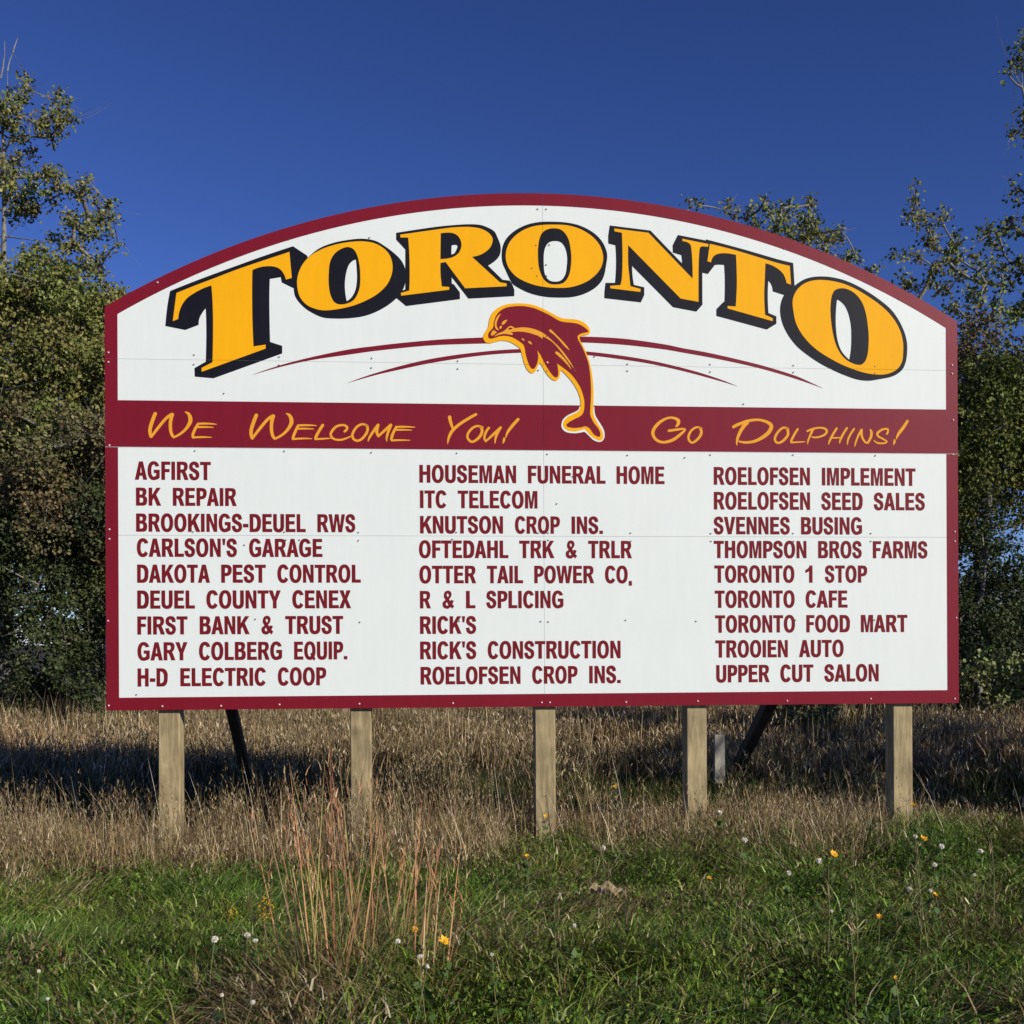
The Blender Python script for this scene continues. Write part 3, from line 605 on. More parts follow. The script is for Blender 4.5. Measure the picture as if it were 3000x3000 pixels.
# the line on the ground where green sward gives way to brown grass (depth for a given x)
def edge_y(x):
    return np.interp(x, [-4.5, -3, -2, -1, -0.2, 0.3, 1.2, 2.2, 3.2, 4.2], [6.9, 7.2, 7.3, 7.2, 7.3, 7.75, 7.8, 7.8, 8.6, 9.7]) + 0.9 * (noise2(x, x * 0, 0.45, 9) - 0.5) + 0.5 * (noise2(x, x * 0, 0.15, 10) - 0.5)

GREEN = [(0.075, 0.125, 0.028), (0.045, 0.095, 0.022), (0.10, 0.15, 0.045), (0.16, 0.16, 0.075), (0.20, 0.155, 0.09)]
STRAW = [(0.44, 0.33, 0.18), (0.27, 0.175, 0.085), (0.10, 0.06, 0.03), (0.21, 0.20, 0.06), (0.66, 0.53, 0.34)]

# green sward
def sward(n0, seed):
    x, y = wedge(n0, 3.3, 9.9, 0.5, 1.15)
    k = y < edge_y(x) + RNG.normal(0, 0.38, len(x)); x, y = x[k], y[k]; n = len(x)
    cl = noise2(x, y, 0.22, 21); br = noise2(x, y, 0.6, 24); hole = noise2(x, y, 0.33, 28) + 0.45 * noise2(x, y, 0.11, 29)
    canopy = (0.04 + 0.13 * noise2(x, y, 0.8, 22) + 0.06 * noise2(x, y, 0.12, 27)) * np.clip((hole - 0.38) * 3.2, 0.2, 1.3)
    tint = noise2(x, y, 0.45, 30)
    cg = pick([(0.095, 0.150, 0.012), (0.050, 0.085, 0.008), (0.165, 0.215, 0.025), (0.30, 0.32, 0.09), (0.03, 0.05, 0.006)], [4, 4, 3, 1.4, 2], n, 0.5)
    cg = cg * 1.28 * np.stack([0.72 + 0.42 * tint, np.ones(n), 1.2 + 0.3 * tint], 1)
    cb = pick([(0.22, 0.18, 0.06), (0.30, 0.23, 0.12), (0.15, 0.09, 0.04), (0.10, 0.07, 0.03), (0.52, 0.44, 0.28)], [3, 3, 3, 2, 1.3], n, 0.4)
    p = np.clip(0.14 + 1.5 * (br - 0.55) + 0.5 * np.exp(-((x + 0.9) / 0.7) ** 2) * (y < 6.2) + 0.12 * (x > 0), 0.10, 0.85)
    p = np.maximum(p, np.clip(1.0 - (edge_y(x) - y) / 0.6, 0, 0.6))
    col = np.where((RNG.random(n) < p)[:, None], cb, cg) * (0.7 + 0.6 * cl[:, None])
    return x, y, canopy, col, n
P = []
x, y, cn, col, n = sward(150000, 0)
ld = 2 * np.pi * noise2(x, y, 0.4, 23) * 1.4 + RNG.normal(0, 0.9, n)
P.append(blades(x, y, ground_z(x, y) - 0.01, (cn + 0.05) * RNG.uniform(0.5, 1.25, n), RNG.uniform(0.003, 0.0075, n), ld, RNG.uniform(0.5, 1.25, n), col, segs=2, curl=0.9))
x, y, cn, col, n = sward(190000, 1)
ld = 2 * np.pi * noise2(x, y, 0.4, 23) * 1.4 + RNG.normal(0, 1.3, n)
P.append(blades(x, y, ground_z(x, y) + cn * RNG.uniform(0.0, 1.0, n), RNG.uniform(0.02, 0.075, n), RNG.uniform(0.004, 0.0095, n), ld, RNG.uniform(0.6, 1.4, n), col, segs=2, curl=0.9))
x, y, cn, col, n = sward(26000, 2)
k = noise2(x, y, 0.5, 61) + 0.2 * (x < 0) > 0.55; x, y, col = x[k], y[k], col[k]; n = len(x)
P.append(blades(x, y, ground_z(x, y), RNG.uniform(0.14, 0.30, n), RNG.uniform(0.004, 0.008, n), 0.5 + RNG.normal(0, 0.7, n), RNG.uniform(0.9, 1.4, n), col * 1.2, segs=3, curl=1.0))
v, f, c = merge(P)
tag(link('green_grass', np_mesh('green_grass', v, f, cols=c), M_GRASS), 'matted green roadside grass in front of the sign posts', 'grass', kind='stuff')

# small broad weed leaves among the grass
def leaf_quads(P_, size, col, up=0.0, fold=0.25):
    """diamond leaves folded along the midrib: 4 vertices, 2 triangles"""
    n = len(P_); d = RNG.normal(size=(n, 3)); d[:, 2] += up; d /= np.linalg.norm(d, axis=1)[:, None]
    q = RNG.normal(size=(n, 3)); s = np.cross(d, q); s /= np.linalg.norm(s, axis=1)[:, None] + 1e-9; nn = np.cross(d, s)
    sz = size[:, None]
    a = P_ - d * sz * 0.5; b = P_ + s * sz * 0.38 + nn * sz * fold * 0.3 - d * sz * 0.08; c = P_ + d * sz * 0.5; e = P_ - s * sz * 0.38 + nn * sz * fold * 0.3 - d * sz * 0.08
    V = np.stack([a, b, c, e], 1).reshape(-1, 3); base = (np.arange(n) * 4)[:, None]
    Fc = np.concatenate([base + np.array([[0, 1, 2]]), base + np.array([[0, 2, 3]])])
    return V, [Fc], np.repeat(col, 4, 0)
x, y = wedge(60000, 3.4, 9.0, 0.4, 1.1)
k = (y < edge_y(x) + 0.25) & (noise2(x, y, 0.6, 31) + 0.25 * (x > -0.2) + RNG.normal(0, 0.12, len(x)) > 0.55); x, y = x[k], y[k]; n = len(x)
Pz = np.stack([x, y, ground_z(x, y) + RNG.uniform(0.03, 0.17, n)], 1)
v, f, c = leaf_quads(Pz, RNG.uniform(0.010, 0.026, n), pick([(0.045, 0.095, 0.014), (0.08, 0.15, 0.016), (0.15, 0.21, 0.03)], [3, 3, 1.5], n, 0.4), up=0.2)
tag(link('ground_weeds', np_mesh('ground_weeds', v, f, cols=c), M_GRASS), 'low broad leaved green weeds among the grass', 'weeds', kind='stuff')

# brown grass round the posts and behind
def dry(n0, y0, y1, hmin, hmax, wmul, pw, seed, cond=None, cols=STRAW, probs=(3, 3, 3, 2, 1), leanmax=0.5):
    x, y = wedge(n0, y0, y1, 0.7, pw)
    k = (y > edge_y(x) - 0.25 + RNG.normal(0, 0.32, len(x))) & ~((np.abs(x - 0.24) < 0.28) & (y > 7.2) & (y < 8.0))
    if cond is not None: k &= cond(x, y)
    x, y = x[k], y[k]; n = len(x); cl = noise2(x, y, 0.5, seed)
    h = RNG.uniform(hmin, hmax, n) * (0.65 + 0.6 * cl)
    c = pick(cols, probs, n, 0.5)
    return x, y, h, c, cl
def curls(x, y, h, m_, z0, z1, sz, cols, probs, spread=0.02, wid=(0.004, 0.008)):
    """short curled dry leaf ribbons part way up the stalks"""
    i = RNG.integers(0, len(x), m_); t = RNG.uniform(z0, z1, m_); xx = x[i] + RNG.normal(0, spread, m_); yy = y[i] + RNG.normal(0, spread, m_)
    return blades(xx, yy, ground_z(xx, yy) + h[i] * t, RNG.uniform(sz * 0.5, sz * 1.4, m_), RNG.uniform(wid[0], wid[1], m_), RNG.uniform(0, 6.28, m_), RNG.uniform(0.3, 1.2, m_), pick(cols, probs, m_, 0.4), segs=2, curl=0.9)
clumpy = lambda x, y: noise2(x, y, 0.28, 46) + 0.5 * noise2(x, y, 0.9, 47) + RNG.normal(0, 0.07, len(x)) > 0.70
parts = []
x, y, h, c, cl = dry(80000, 6.0, 10.4, 0.11, 0.30, 1, 1.0, 41, cond=clumpy); n = len(x)
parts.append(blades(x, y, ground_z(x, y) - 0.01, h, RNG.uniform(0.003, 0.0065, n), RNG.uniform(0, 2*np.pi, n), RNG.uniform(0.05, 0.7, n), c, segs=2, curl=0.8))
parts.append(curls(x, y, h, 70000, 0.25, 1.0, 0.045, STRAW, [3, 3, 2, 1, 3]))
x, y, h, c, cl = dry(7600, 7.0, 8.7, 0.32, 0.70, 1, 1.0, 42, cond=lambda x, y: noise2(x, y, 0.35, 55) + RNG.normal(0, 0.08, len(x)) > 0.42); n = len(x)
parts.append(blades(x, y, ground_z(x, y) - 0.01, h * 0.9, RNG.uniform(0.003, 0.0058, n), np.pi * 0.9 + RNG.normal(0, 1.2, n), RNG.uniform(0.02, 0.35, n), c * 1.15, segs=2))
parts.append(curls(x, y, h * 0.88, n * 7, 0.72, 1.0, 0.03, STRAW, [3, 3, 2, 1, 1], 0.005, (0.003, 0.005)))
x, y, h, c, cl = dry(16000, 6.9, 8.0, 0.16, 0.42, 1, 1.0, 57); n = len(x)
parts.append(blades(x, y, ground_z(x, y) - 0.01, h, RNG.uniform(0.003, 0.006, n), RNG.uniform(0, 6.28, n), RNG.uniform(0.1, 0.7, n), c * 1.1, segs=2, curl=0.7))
x, y = wedge(34000, 8.7, 12.0, 0.7); n = len(x)  # low ditch growth over bare soil; dark colour also deepens the sign's shadow
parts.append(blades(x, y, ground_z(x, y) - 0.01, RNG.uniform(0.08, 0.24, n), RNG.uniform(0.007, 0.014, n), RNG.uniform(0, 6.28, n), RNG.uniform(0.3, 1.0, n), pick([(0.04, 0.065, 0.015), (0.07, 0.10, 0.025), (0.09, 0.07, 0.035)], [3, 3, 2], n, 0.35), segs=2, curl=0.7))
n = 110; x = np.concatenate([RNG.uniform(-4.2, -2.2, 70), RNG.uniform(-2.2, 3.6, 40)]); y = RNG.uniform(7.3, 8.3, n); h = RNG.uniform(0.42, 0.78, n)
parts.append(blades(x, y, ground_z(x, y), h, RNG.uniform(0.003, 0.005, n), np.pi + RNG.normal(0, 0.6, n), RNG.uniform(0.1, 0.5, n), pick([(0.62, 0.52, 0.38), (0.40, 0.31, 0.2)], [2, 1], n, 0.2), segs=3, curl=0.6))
v, f, c = merge(parts)
tag(link('dry_grass', np_mesh('dry_grass', v, f, cols=c), M_DRY), 'tangled brown dry grass standing round the sign posts', 'grass', kind='stuff')
parts = []
FAR = [(0.46, 0.355, 0.20), (0.29, 0.205, 0.11), (0.12, 0.08, 0.04), (0.18, 0.18, 0.06), (0.68, 0.56, 0.36)]
clumpf = lambda x, y: noise2(x, y, 0.7, 48) + 0.4 * noise2(x, y, 2.0, 49) + RNG.normal(0, 0.09, len(x)) > 0.60
x, y, h, c, cl = dry(125000, 10.0, 24, 0.20, 0.46, 1, 1.15, 43, cols=FAR, cond=clumpf); n = len(x)
redden = noise2(x, y, 3.0, 44)[:, None]
pale = np.clip((-x / np.maximum(y, 1) - 0.12) * 4, 0, 1)[:, None] * np.clip((19 - y) / 4, 0, 1)[:, None]
c = c * (1 - 0.25 * redden * np.array([[0.2, 1, 1]])) * (0.80 + 0.45 * pale)
shade_green = RNG.random(n) < 0.75 * np.exp(-((y - 10.6) / 1.3) ** 2)       # green ditch growth, coloured dark to deepen the sign's shadow band
c = np.where(shade_green[:, None], pick([(0.05, 0.08, 0.02), (0.08, 0.11, 0.03), (0.07, 0.06, 0.03)], [3, 2, 2], n, 0.3), c)
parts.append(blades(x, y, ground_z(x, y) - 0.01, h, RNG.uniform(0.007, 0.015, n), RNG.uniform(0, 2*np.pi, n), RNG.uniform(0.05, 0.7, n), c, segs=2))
kk = ~shade_green; pl = curls(x[kk], y[kk], h[kk], 80000, 0.4, 1.05, 0.07, FAR, [3, 3, 2, 1, 2], 0.03, (0.008, 0.016)); parts.append(pl)
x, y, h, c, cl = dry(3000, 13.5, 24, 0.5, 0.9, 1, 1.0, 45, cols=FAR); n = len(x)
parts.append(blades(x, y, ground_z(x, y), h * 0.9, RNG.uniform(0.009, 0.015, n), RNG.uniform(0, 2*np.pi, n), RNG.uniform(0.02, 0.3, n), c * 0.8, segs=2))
v, f, c = merge(parts)
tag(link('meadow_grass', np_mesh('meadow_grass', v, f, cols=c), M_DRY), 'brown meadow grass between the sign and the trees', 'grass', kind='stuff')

# ------------------------------------------------------------------ trees
def tube(p0, p1, r0, r1, sides=6, bend=0.0, segs=3):
    p0, p1 = np.array(p0, float), np.array(p1, float); d = p1 - p0; L = np.linalg.norm(d) + 1e-9; d /= L
    a = np.cross(d, [0.3, 0.9, 0.1]); a /= np.linalg.norm(a); b = np.cross(d, a); V = []; ph = RNG.uniform(0, 6.28)
    for k in range(segs + 1):
        t = k / segs; c = p0 + (p1 - p0) * t + (a * math.cos(ph) + b * math.sin(ph)) * bend * L * math.sin(math.pi * t); r = r0 + (r1 - r0) * t
        for q in range(sides):
            an = 2 * math.pi * q / sides; V.append(c + (a * math.cos(an) + b * math.sin(an)) * r)
    Fc = [[k*sides+q, k*sides+(q+1) % sides, (k+1)*sides+(q+1) % sides, (k+1)*sides+q] for k in range(segs) for q in range(sides)]
    return np.array(V), np.array(Fc)
def tubes(lst, sides=5):
    V = []; Fc = []; o = 0
    for t in lst:
        v, f = tube(*t[:4], sides=t[4] if len(t) > 4 else sides, bend=t[5] if len(t) > 5 else 0.05); V.append(v); Fc.append(f + o); o += len(v)
    return np.concatenate(V), np.concatenate(Fc)

DENS = 4.2
LEAFC = {'olive': ([(0.20, 0.21, 0.058), (0.14, 0.155, 0.038), (0.27, 0.265, 0.10), (0.24, 0.20, 0.085)], [4, 4, 1.5, 1]),
         'green': ([(0.135, 0.150, 0.034), (0.095, 0.112, 0.026), (0.19, 0.195, 0.055)], [4, 4, 2]),
         'dark': ([(0.060, 0.075, 0.028), (0.085, 0.100, 0.038), (0.035, 0.048, 0.020)], [4, 3, 3]),
         'brown': ([(0.20, 0.155, 0.07), (0.13, 0.125, 0.05), (0.11, 0.09, 0.05)], [3, 3, 2]),
         'pale': ([(0.20, 0.23, 0.08), (0.14, 0.18, 0.055), (0.28, 0.28, 0.13)], [3, 3, 2])}
def tree(name, label, cat, base, blobs, dens, leaf, pal, trunk_r=0.12, group=None, twigs=(), trunk_top=None, straight=False):
    """blobs: (x,y,z,r) leaf clumps; limbs run from the trunk to them"""
    bx, by = base; bz = float(ground_z(bx, by)) - 0.05
    root = empty(name, (bx, by, bz)); tag(root, label, cat, group)
    B = np.array(blobs, float); top = trunk_top or (B[:, 2].max() * 0.93); ls = []
    tip = np.array([np.median(B[B[:, 2] > np.percentile(B[:, 2], 80)][:, 0]), by, top])
    if straight: tip[0] = bx
    if trunk_r > 0:
        p = np.array([bx, by, bz]); K = 6; tr = [p + (tip - p) * (k / K) + np.array([math.sin(k * 1.7) * 0.10, math.cos(k * 2.1) * 0.10, 0]) * (0 < k < K) for k in range(K + 1)]
        for k in range(K): ls.append((tr[k], tr[k+1], trunk_r * (1 - k / K) + 0.02, trunk_r * (1 - (k + 1) / K) + 0.015, 8, 0.01))
        v, f = tubes(ls); v -= np.array([bx, by, bz]); link('trunk', np_mesh('trunk', v, f), M_BARK, root)
        # limbs: each clump hangs on the nearest point already reached from the trunk
        nodes = [tr[k] for k in range(1, K + 1)]; nodes += [(tr[k] + tr[k-1]) / 2 for k in range(1, K + 1)]; par = [-1] * len(nodes); nb = len(nodes)
        sel = B if len(B) < 130 else B[::2]; left = list(range(len(sel))); order = []
        dist = np.array([min(np.linalg.norm(b[:3] - q + np.array([0, 0, -0.3])) for q in nodes) for b in sel])
        near = [int(np.argmin([np.linalg.norm(b[:3] - q + np.array([0, 0, -0.3])) for q in nodes])) for b in sel]
        while left:
            m_ = min(left, key=lambda q: dist[q]); left.remove(m_); nodes.append(sel[m_][:3]); par.append(near[m_]); me_ = len(nodes) - 1
            for q in left:
                d_ = np.linalg.norm(sel[q][:3] - nodes[me_])
                if d_ * 1.08 < dist[q]: dist[q] = d_ * 1.08; near[q] = me_
        wgt = [1.0] * len(nodes)
        for q in range(len(nodes) - 1, nb - 1, -1): wgt[par[q]] += wgt[q]
        lb = []
        for q in range(nb, len(nodes)):
            r = 0.0065 * wgt[q] ** 0.5; rp = min(r * 1.5, 0.0065 * wgt[par[q]] ** 0.5); lb.append((nodes[par[q]], nodes[q], rp, r, 5, 0.08))
            br_ = B[q - nb][3] if len(B) < 130 else 0.4
            for _ in range(4): lb.append((nodes[q], nodes[q] + RNG.normal(size=3) * br_ * 0.6, 0.005, 0.002, 3, 0.1))
        for p_, q_ in twigs: lb.append((np.array(p_), np.array(q_), 0.020, 0.006, 4, 0.04))
        v, f = tubes(lb); v -= np.array([bx, by, bz]); link('branches', np_mesh('branches', v, f), M_BARK, root)
    P_ = []; shade = []
    for b in B:
        nl = int(dens * DENS * b[3] ** 2.0) + 12
        # leaves sit in little sprays around random twig tips in the clump
        ns = max(4, nl // 16); c = RNG.normal(size=(ns, 3)); c /= np.linalg.norm(c, axis=1)[:, None]; c *= (RNG.random((ns, 1)) ** 0.45) * b[3]
        i = RNG.integers(0, ns, nl); q = c[i] + RNG.normal(0, 0.05 + leaf * 0.30, (nl, 3)); q[:, 2] *= 0.95
        P_.append(q + b[:3]); hue = RNG.uniform(-1, 1); shade.append(RNG.uniform(0.8, 1.15) * RNG.uniform(0.85, 1.15, ns)[i][:, None] * np.array([[1 + 0.16 * hue, 1.0, 1 + 0.1 * hue]]))
    P_ = np.concatenate(P_); sh = np.concatenate(shade); sh = sh if sh.ndim == 2 else sh[:, None]; n = len(P_)
    P_[:, 2] = np.abs(P_[:, 2] - 0.1) + 0.1
    cols, pr = LEAFC[pal]; c = pick(cols, pr, n, 0.2) * sh
    v, f, c = leaf_quads(P_ - np.array([[bx, by, bz]]), RNG.uniform(0.7, 1.3, n) * leaf, c, up=-0.25, fold=0.5)
    link('crown', np_mesh('crown', v, f, cols=c), M_LEAF, root)
    return root
def pb(lst, depth, spread=0.8):
    """clumps given where they show in the photo (x, y, radius in its pixels) at a distance, scattered in depth"""
    o = []
    for x, y, r in lst:
        d = depth + RNG.uniform(-spread, spread); p = at(x, y, d); o.append((p.x, p.y, p.z, max(r, 7) / F * d * 1.05))
    return o
def mass(cx, cy, z0, z1, rx, ry, n, r0, r1):
    """clumps filling an egg shaped crown"""
    o = []
    while len(o) < n:
        q = RNG.uniform(-1, 1, 3); l = np.linalg.norm(q)
        if l > 1 or l < 0.35: continue
        o.append((cx + q[0] * rx, cy + q[1] * ry, (z0 + z1) / 2 + q[2] * (z1 - z0) / 2, RNG.uniform(r0, r1)))
    return o

LT = [(20,310,38),(60,285,26),(15,360,35),(70,230,14),(80,255,10),(45,330,25),(160,290,16),(195,290,14),(150,340,30),(185,345,20),(110,370,26),(70,395,22),(215,355,13),(145,405,12),(95,445,14),(175,375,18),
 (15,470,34),(50,480,20),(40,520,28),(10,560,38),(135,505,22),(165,515,18),(165,550,20),(155,580,18),(90,560,30),(75,600,32),(60,630,28),(105,620,22),(95,520,18),(240,545,20),(258,530,12),(205,550,14),(230,570,14),
 (280,590,18),(325,600,17),(300,640,26),(260,640,26),(200,630,20),(215,660,22),(240,680,22),(275,690,16),(330,640,12),(345,720,9),(320,740,10),(310,680,14),(215,715,30),(160,700,18),(270,760,26),(290,800,14),(240,780,26),
 (150,760,44),(80,770,36),(200,800,36),(60,850,46),(130,850,50),(200,860,46),(250,880,38),(20,860,40),(330,880,9),(336,866,6),(120,910,50),(40,930,50),(280,930,35)]
tree('poplar_tree', 'tall poplar with loose leafy branches reaching left of the sign', 'tree', (-10.0, 22.0), pb([(a_, b_, c_ * 1.18) for a_, b_, c_ in LT], 22.0, 0.9) + [(-9.6 + RNG.normal(0, .9), 22 + RNG.normal(0, .8), RNG.uniform(4.5, 8.6), RNG.uniform(0.4, 0.8)) for _ in range(34)] + [(-8.4 + RNG.normal(0, .35), 22 + RNG.normal(0, .6), RNG.uniform(6.5, 8.3), RNG.uniform(0.25, 0.5)) for _ in range(14)], 640, 0.078, 'olive', 0.13, 'trees along the far edge of the meadow', straight=True, twigs=[(at(10, 330, 22), at(22, 210, 22)), (at(22, 210, 22), at(38, 155, 22.1)), (at(38, 155, 22.1), at(52, 112, 22.2)), (at(2, 230, 22), at(14, 120, 22)), (at(85, 390, 22), at(98, 320, 22)), (at(65, 780, 21.8), at(135, 710, 21.6)), (at(-30, 690, 22), at(130, 710, 21.6)), (at(-20, 760, 22), at(60, 650, 21.7))])
tree('poplar_tree', 'bushy olive tree close behind the left edge of the sign', 'tree', (-7.6, 21.0), mass(-7.9, 21.0, 2.2, 7.3, 1.7, 1.6, 60, 0.45, 0.85), 620, 0.075, 'olive', 0.14, 'trees along the far edge of the meadow')
tree('broadleaf_tree', 'olive brown tree at the left edge of the photo below the poplar', 'tree', (-10.2, 20.6), mass(-10.3, 20.8, 2.6, 7.2, 2.0, 1.6, 60, 0.45, 0.9), 470, 0.075, 'green', 0.14, 'trees along the far edge of the meadow', twigs=[(at(a_, b_, 20.4), at(c_, d_, 18.7)) for a_, b_, c_, d_ in ((0, 1375, 60, 1310), (60, 1310, 112, 1262), (-10, 1155, 120, 1118), (55, 1300, 70, 1240), (100, 1295, 215, 1208), (10, 1420, 130, 1325), (40, 1480, 190, 1372), (150, 1820, 158, 1740), (158, 1740, 148, 1700), (158, 1740, 172, 1690))])
tree('olive_bush', 'brownish olive shrub crown beside the left edge of the sign, above the dark bush', 'bush', (-7.4, 20.9), mass(-7.6, 19.2, 2.9, 5.4, 1.3, 0.8, 26, 0.35, 0.65) + mass(-8.9, 19.6, 3.6, 5.6, 0.9, 0.6, 12, 0.35, 0.6), 430, 0.07, 'brown', 0.05, 'bushes under the trees')
tree('dark_bush', 'dark green bush at the foot of the trees, far left', 'bush', (-9.7, 19.4), mass(-9.9, 19.6, 0.0, 4.3, 2.2, 1.3, 46, 0.35, 0.75), 400, 0.065, 'dark', 0.07, 'bushes under the trees')
tree('dark_bush', 'dark green bush whose top shows beside the sign, lower left', 'bush', (-7.2, 19.8), mass(-7.0, 19.9, 0.0, 4.2, 1.9, 1.2, 44, 0.35, 0.75), 400, 0.065, 'dark', 0.07, 'bushes under the trees')
CT = [(2205,608,8),(2290,608,12),(2370,585,9),(2020,598,12),(2045,603,9),(2135,598,12),(2125,618,9),(2155,628,10),(2200,632,20),(2240,590,11),(2240,612,16),(2215,652,15),(2260,622,12),(2290,632,22),(2312,606,9),(2300,662,28),(2340,628,10),(2370,600,17),(2370,640,22),(2345,662,22),(2390,670,22),(2400,685,20),(2430,702,18),(2460,672,12),(2460,702,18),(2410,722,30),(2350,705,40),(2300,712,40),(2250,680,30),(2200,690,30),(2150,680,25),(2508,758,9),(2575,788,8),(2480,760,25),(2540,800,20),(2100,700,35),(2040,680,30),(2300,800,70),(2400,850,70)]
tree('poplar_tree', 'poplar whose leafy top rises just above the right of the arch', 'tree', (5.9, 24.0), pb(CT, 24.0, 0.8), 560, 0.082, 'olive', 0.12, 'trees along the far edge of the meadow')
RT = [(2680,548,8),(2685,590,15),(2675,625,18),(2710,630,12),(2690,660,18),(2725,675,15),(2715,700,15),(2765,625,14),(2760,648,6),(2740,710,20),(2800,690,12),(2800,715,19),(2780,735,16),(2810,750,18),(2625,745,11),(2660,750,13),(2690,755,14),(2730,780,21),(2775,760,13),(2790,790,21),(2640,820,15),(2665,830,14),(2690,845,14),(2725,830,16),(2750,850,17),(2780,850,20),(2815,800,18),(2850,750,10),(2870,795,20),(2900,770,16),(2890,830,20),(2930,790,22),(2940,840,24),(2845,860,20),(2870,880,24),(2800,900,20),(2830,930,17),(2850,965,17),(2880,940,24),(2920,900,28),(2960,930,28),(2990,920,28),(2820,1000,16),(2835,1030,16)]
tree('poplar_tree', 'slender poplar with see-through crown right of the sign', 'tree', (8.9, 22.5), pb(RT, 22.5, 0.9) , 600, 0.085, 'olive', 0.10, 'trees along the far edge of the meadow', trunk_top=8.2)
RD = [(2890,670,12),(2920,680,20),(2950,670,16),(2975,650,12),(2985,680,12),(2910,715,14),(2940,740,16),(2965,770,18),(2990,790,18),(2870,705,7),(2975,555,12),(2965,545,9),(2985,580,9),(2992,150,22),(2995,115,14),(2950,210,8),(2975,200,5),(2996,330,14),(2970,395,6),(2985,385,7),(2999,365,10),(2960,645,7),(3030,200,40),(3060,350,50),(3080,500,60),(3050,600,50),(3090,700,60),(3040,780,50),(3120,300,60),(3150,600,90),(3020,880,40),(3100,850,80),(3040,450,35),(3200,450,90),(3200,800,90)]
tree('poplar_tree', 'dark leaved poplar hanging into the top right corner', 'tree', (9.3, 17.6), pb(RD, 17.5, 0.7), 560, 0.075, 'green', 0.16, 'trees along the far edge of the meadow')
tree('broadleaf_tree', 'brown green broad tree at the right edge behind the dark bushes', 'tree', (9.9, 21.4), mass(9.9, 21.4, 3.9, 7.6, 1.9, 1.5, 46, 0.42, 0.8), 470, 0.075, 'brown', 0.13, 'trees along the far edge of the meadow')
tree('broadleaf_tree', 'dense green tree immediately right of the sign border', 'tree', (8.6, 20.4), mass(8.5, 20.4, 3.0, 6.5, 1.4, 1.2, 42, 0.4, 0.75), 520, 0.07, 'green', 0.12, 'trees along the far edge of the meadow')
tree('dark_bush', 'dark bush beside the lower right edge of the sign', 'bush', (8.1, 19.8), mass(8.1, 19.9, 0.0, 3.6, 1.0, 1.0, 34, 0.35, 0.65), 430, 0.06, 'dark', 0.06, 'bushes under the trees')
tree('dark_bush', 'dark thin bush at the lower right edge of the photo', 'bush', (9.9, 20.2), mass(9.9, 20.3, 0.0, 2.6, 1.3, 1.0, 34, 0.35, 0.6), 380, 0.06, 'dark', 0.06, 'bushes under the trees')
tree('leafy_shrub', 'low pale green shrub in front of the dark bushes, right', 'bush', (8.6, 18.6), mass(8.7, 18.6, 0.1, 1.1, 1.5, 0.6, 26, 0.16, 0.3), 700, 0.075, 'pale', 0.0, 'bushes under the trees')
tree('leafy_shrub', 'small yellow green shrub seen under the sign near the right posts', 'bush', (4.4, 17.0), mass(4.5, 17.0, 0.1, 0.75, 0.8, 0.4, 14, 0.12, 0.24), 700, 0.07, 'pale', 0.0, 'bushes under the trees')
tree('dark_bush', 'dark bush filling the gap between the trees left of the sign', 'bush', (-8.6, 23.5), mass(-9.4, 23.5, -0.4, 6.0, 4.2, 0.9, 80, 0.5, 0.9), 230, 0.10, 'dark', 0.09, 'bushes under the trees')
tree('dark_bush', 'low dark bush behind the others at the right edge of the photo', 'bush', (10.4, 23.5), mass(10.2, 23.5, -0.3, 3.0, 2.6, 0.8, 40, 0.4, 0.7), 230, 0.09, 'dark', 0.06, 'bushes under the trees')
# woods hidden behind the board, for the gaps under and beside it
for i, (bx, by, h, lab) in enumerate([(-4.6, 22.5, 6.4, 'tree behind the left half of the sign board'), (-1.2, 23.0, 6.0, 'tree behind the middle of the sign board'), (2.4, 23.0, 6.2, 'tree behind the right half of the sign board'), (5.6, 21.8, 5.6, 'tree behind the right end of the sign board')]):
    tree('broadleaf_tree', lab, 'tree', (bx, by), mass(bx, by, 0.2, h, 2.2, 1.4, 50, 0.5, 0.9), 70, 0.14, 'green', 0.12, 'trees along the far edge of the meadow')
# trees that stand outside the right edge and shade the meadow
tree('poplar_tree', 'tree standing just outside the right edge of the photo, the farther of two', 'tree', (11.5, 10.5), mass(11.3, 10.4, 2.2, 7.0, 2.0, 2.0, 60, 0.5, 0.8), 70, 0.14, 'green', 0.14, 'trees along the far edge of the meadow')
tree('poplar_tree', 'tree standing outside the right edge of the photo, the nearer of two', 'tree', (12.2, 5.2), mass(12.0, 5.1, 3.7, 6.6, 1.6, 1.5, 46, 0.5, 0.8), 60, 0.14, 'green', 0.14, 'trees along the far edge of the meadow')

# ------------------------------------------------------------------ stakes behind the sign
def stake(px, py0, py1, depth, label, wpx):
    p = at(px, py1, depth); t = at(px, py0, depth); w = wpx / F * depth
    o = empty('wooden_stake', (p.x, p.y, 0.0), 0.25); tag(o, label, 'stake')
    link('stake_board', box_mesh('stake_board', -w / 2, w / 2, -0.02, 0.02, -0.1, t.z, 0.003), M_STAKE, o)
stake(2107, 2152, 2232, 11.5, 'short pale wooden stake behind the sign beside the fourth post', 32)

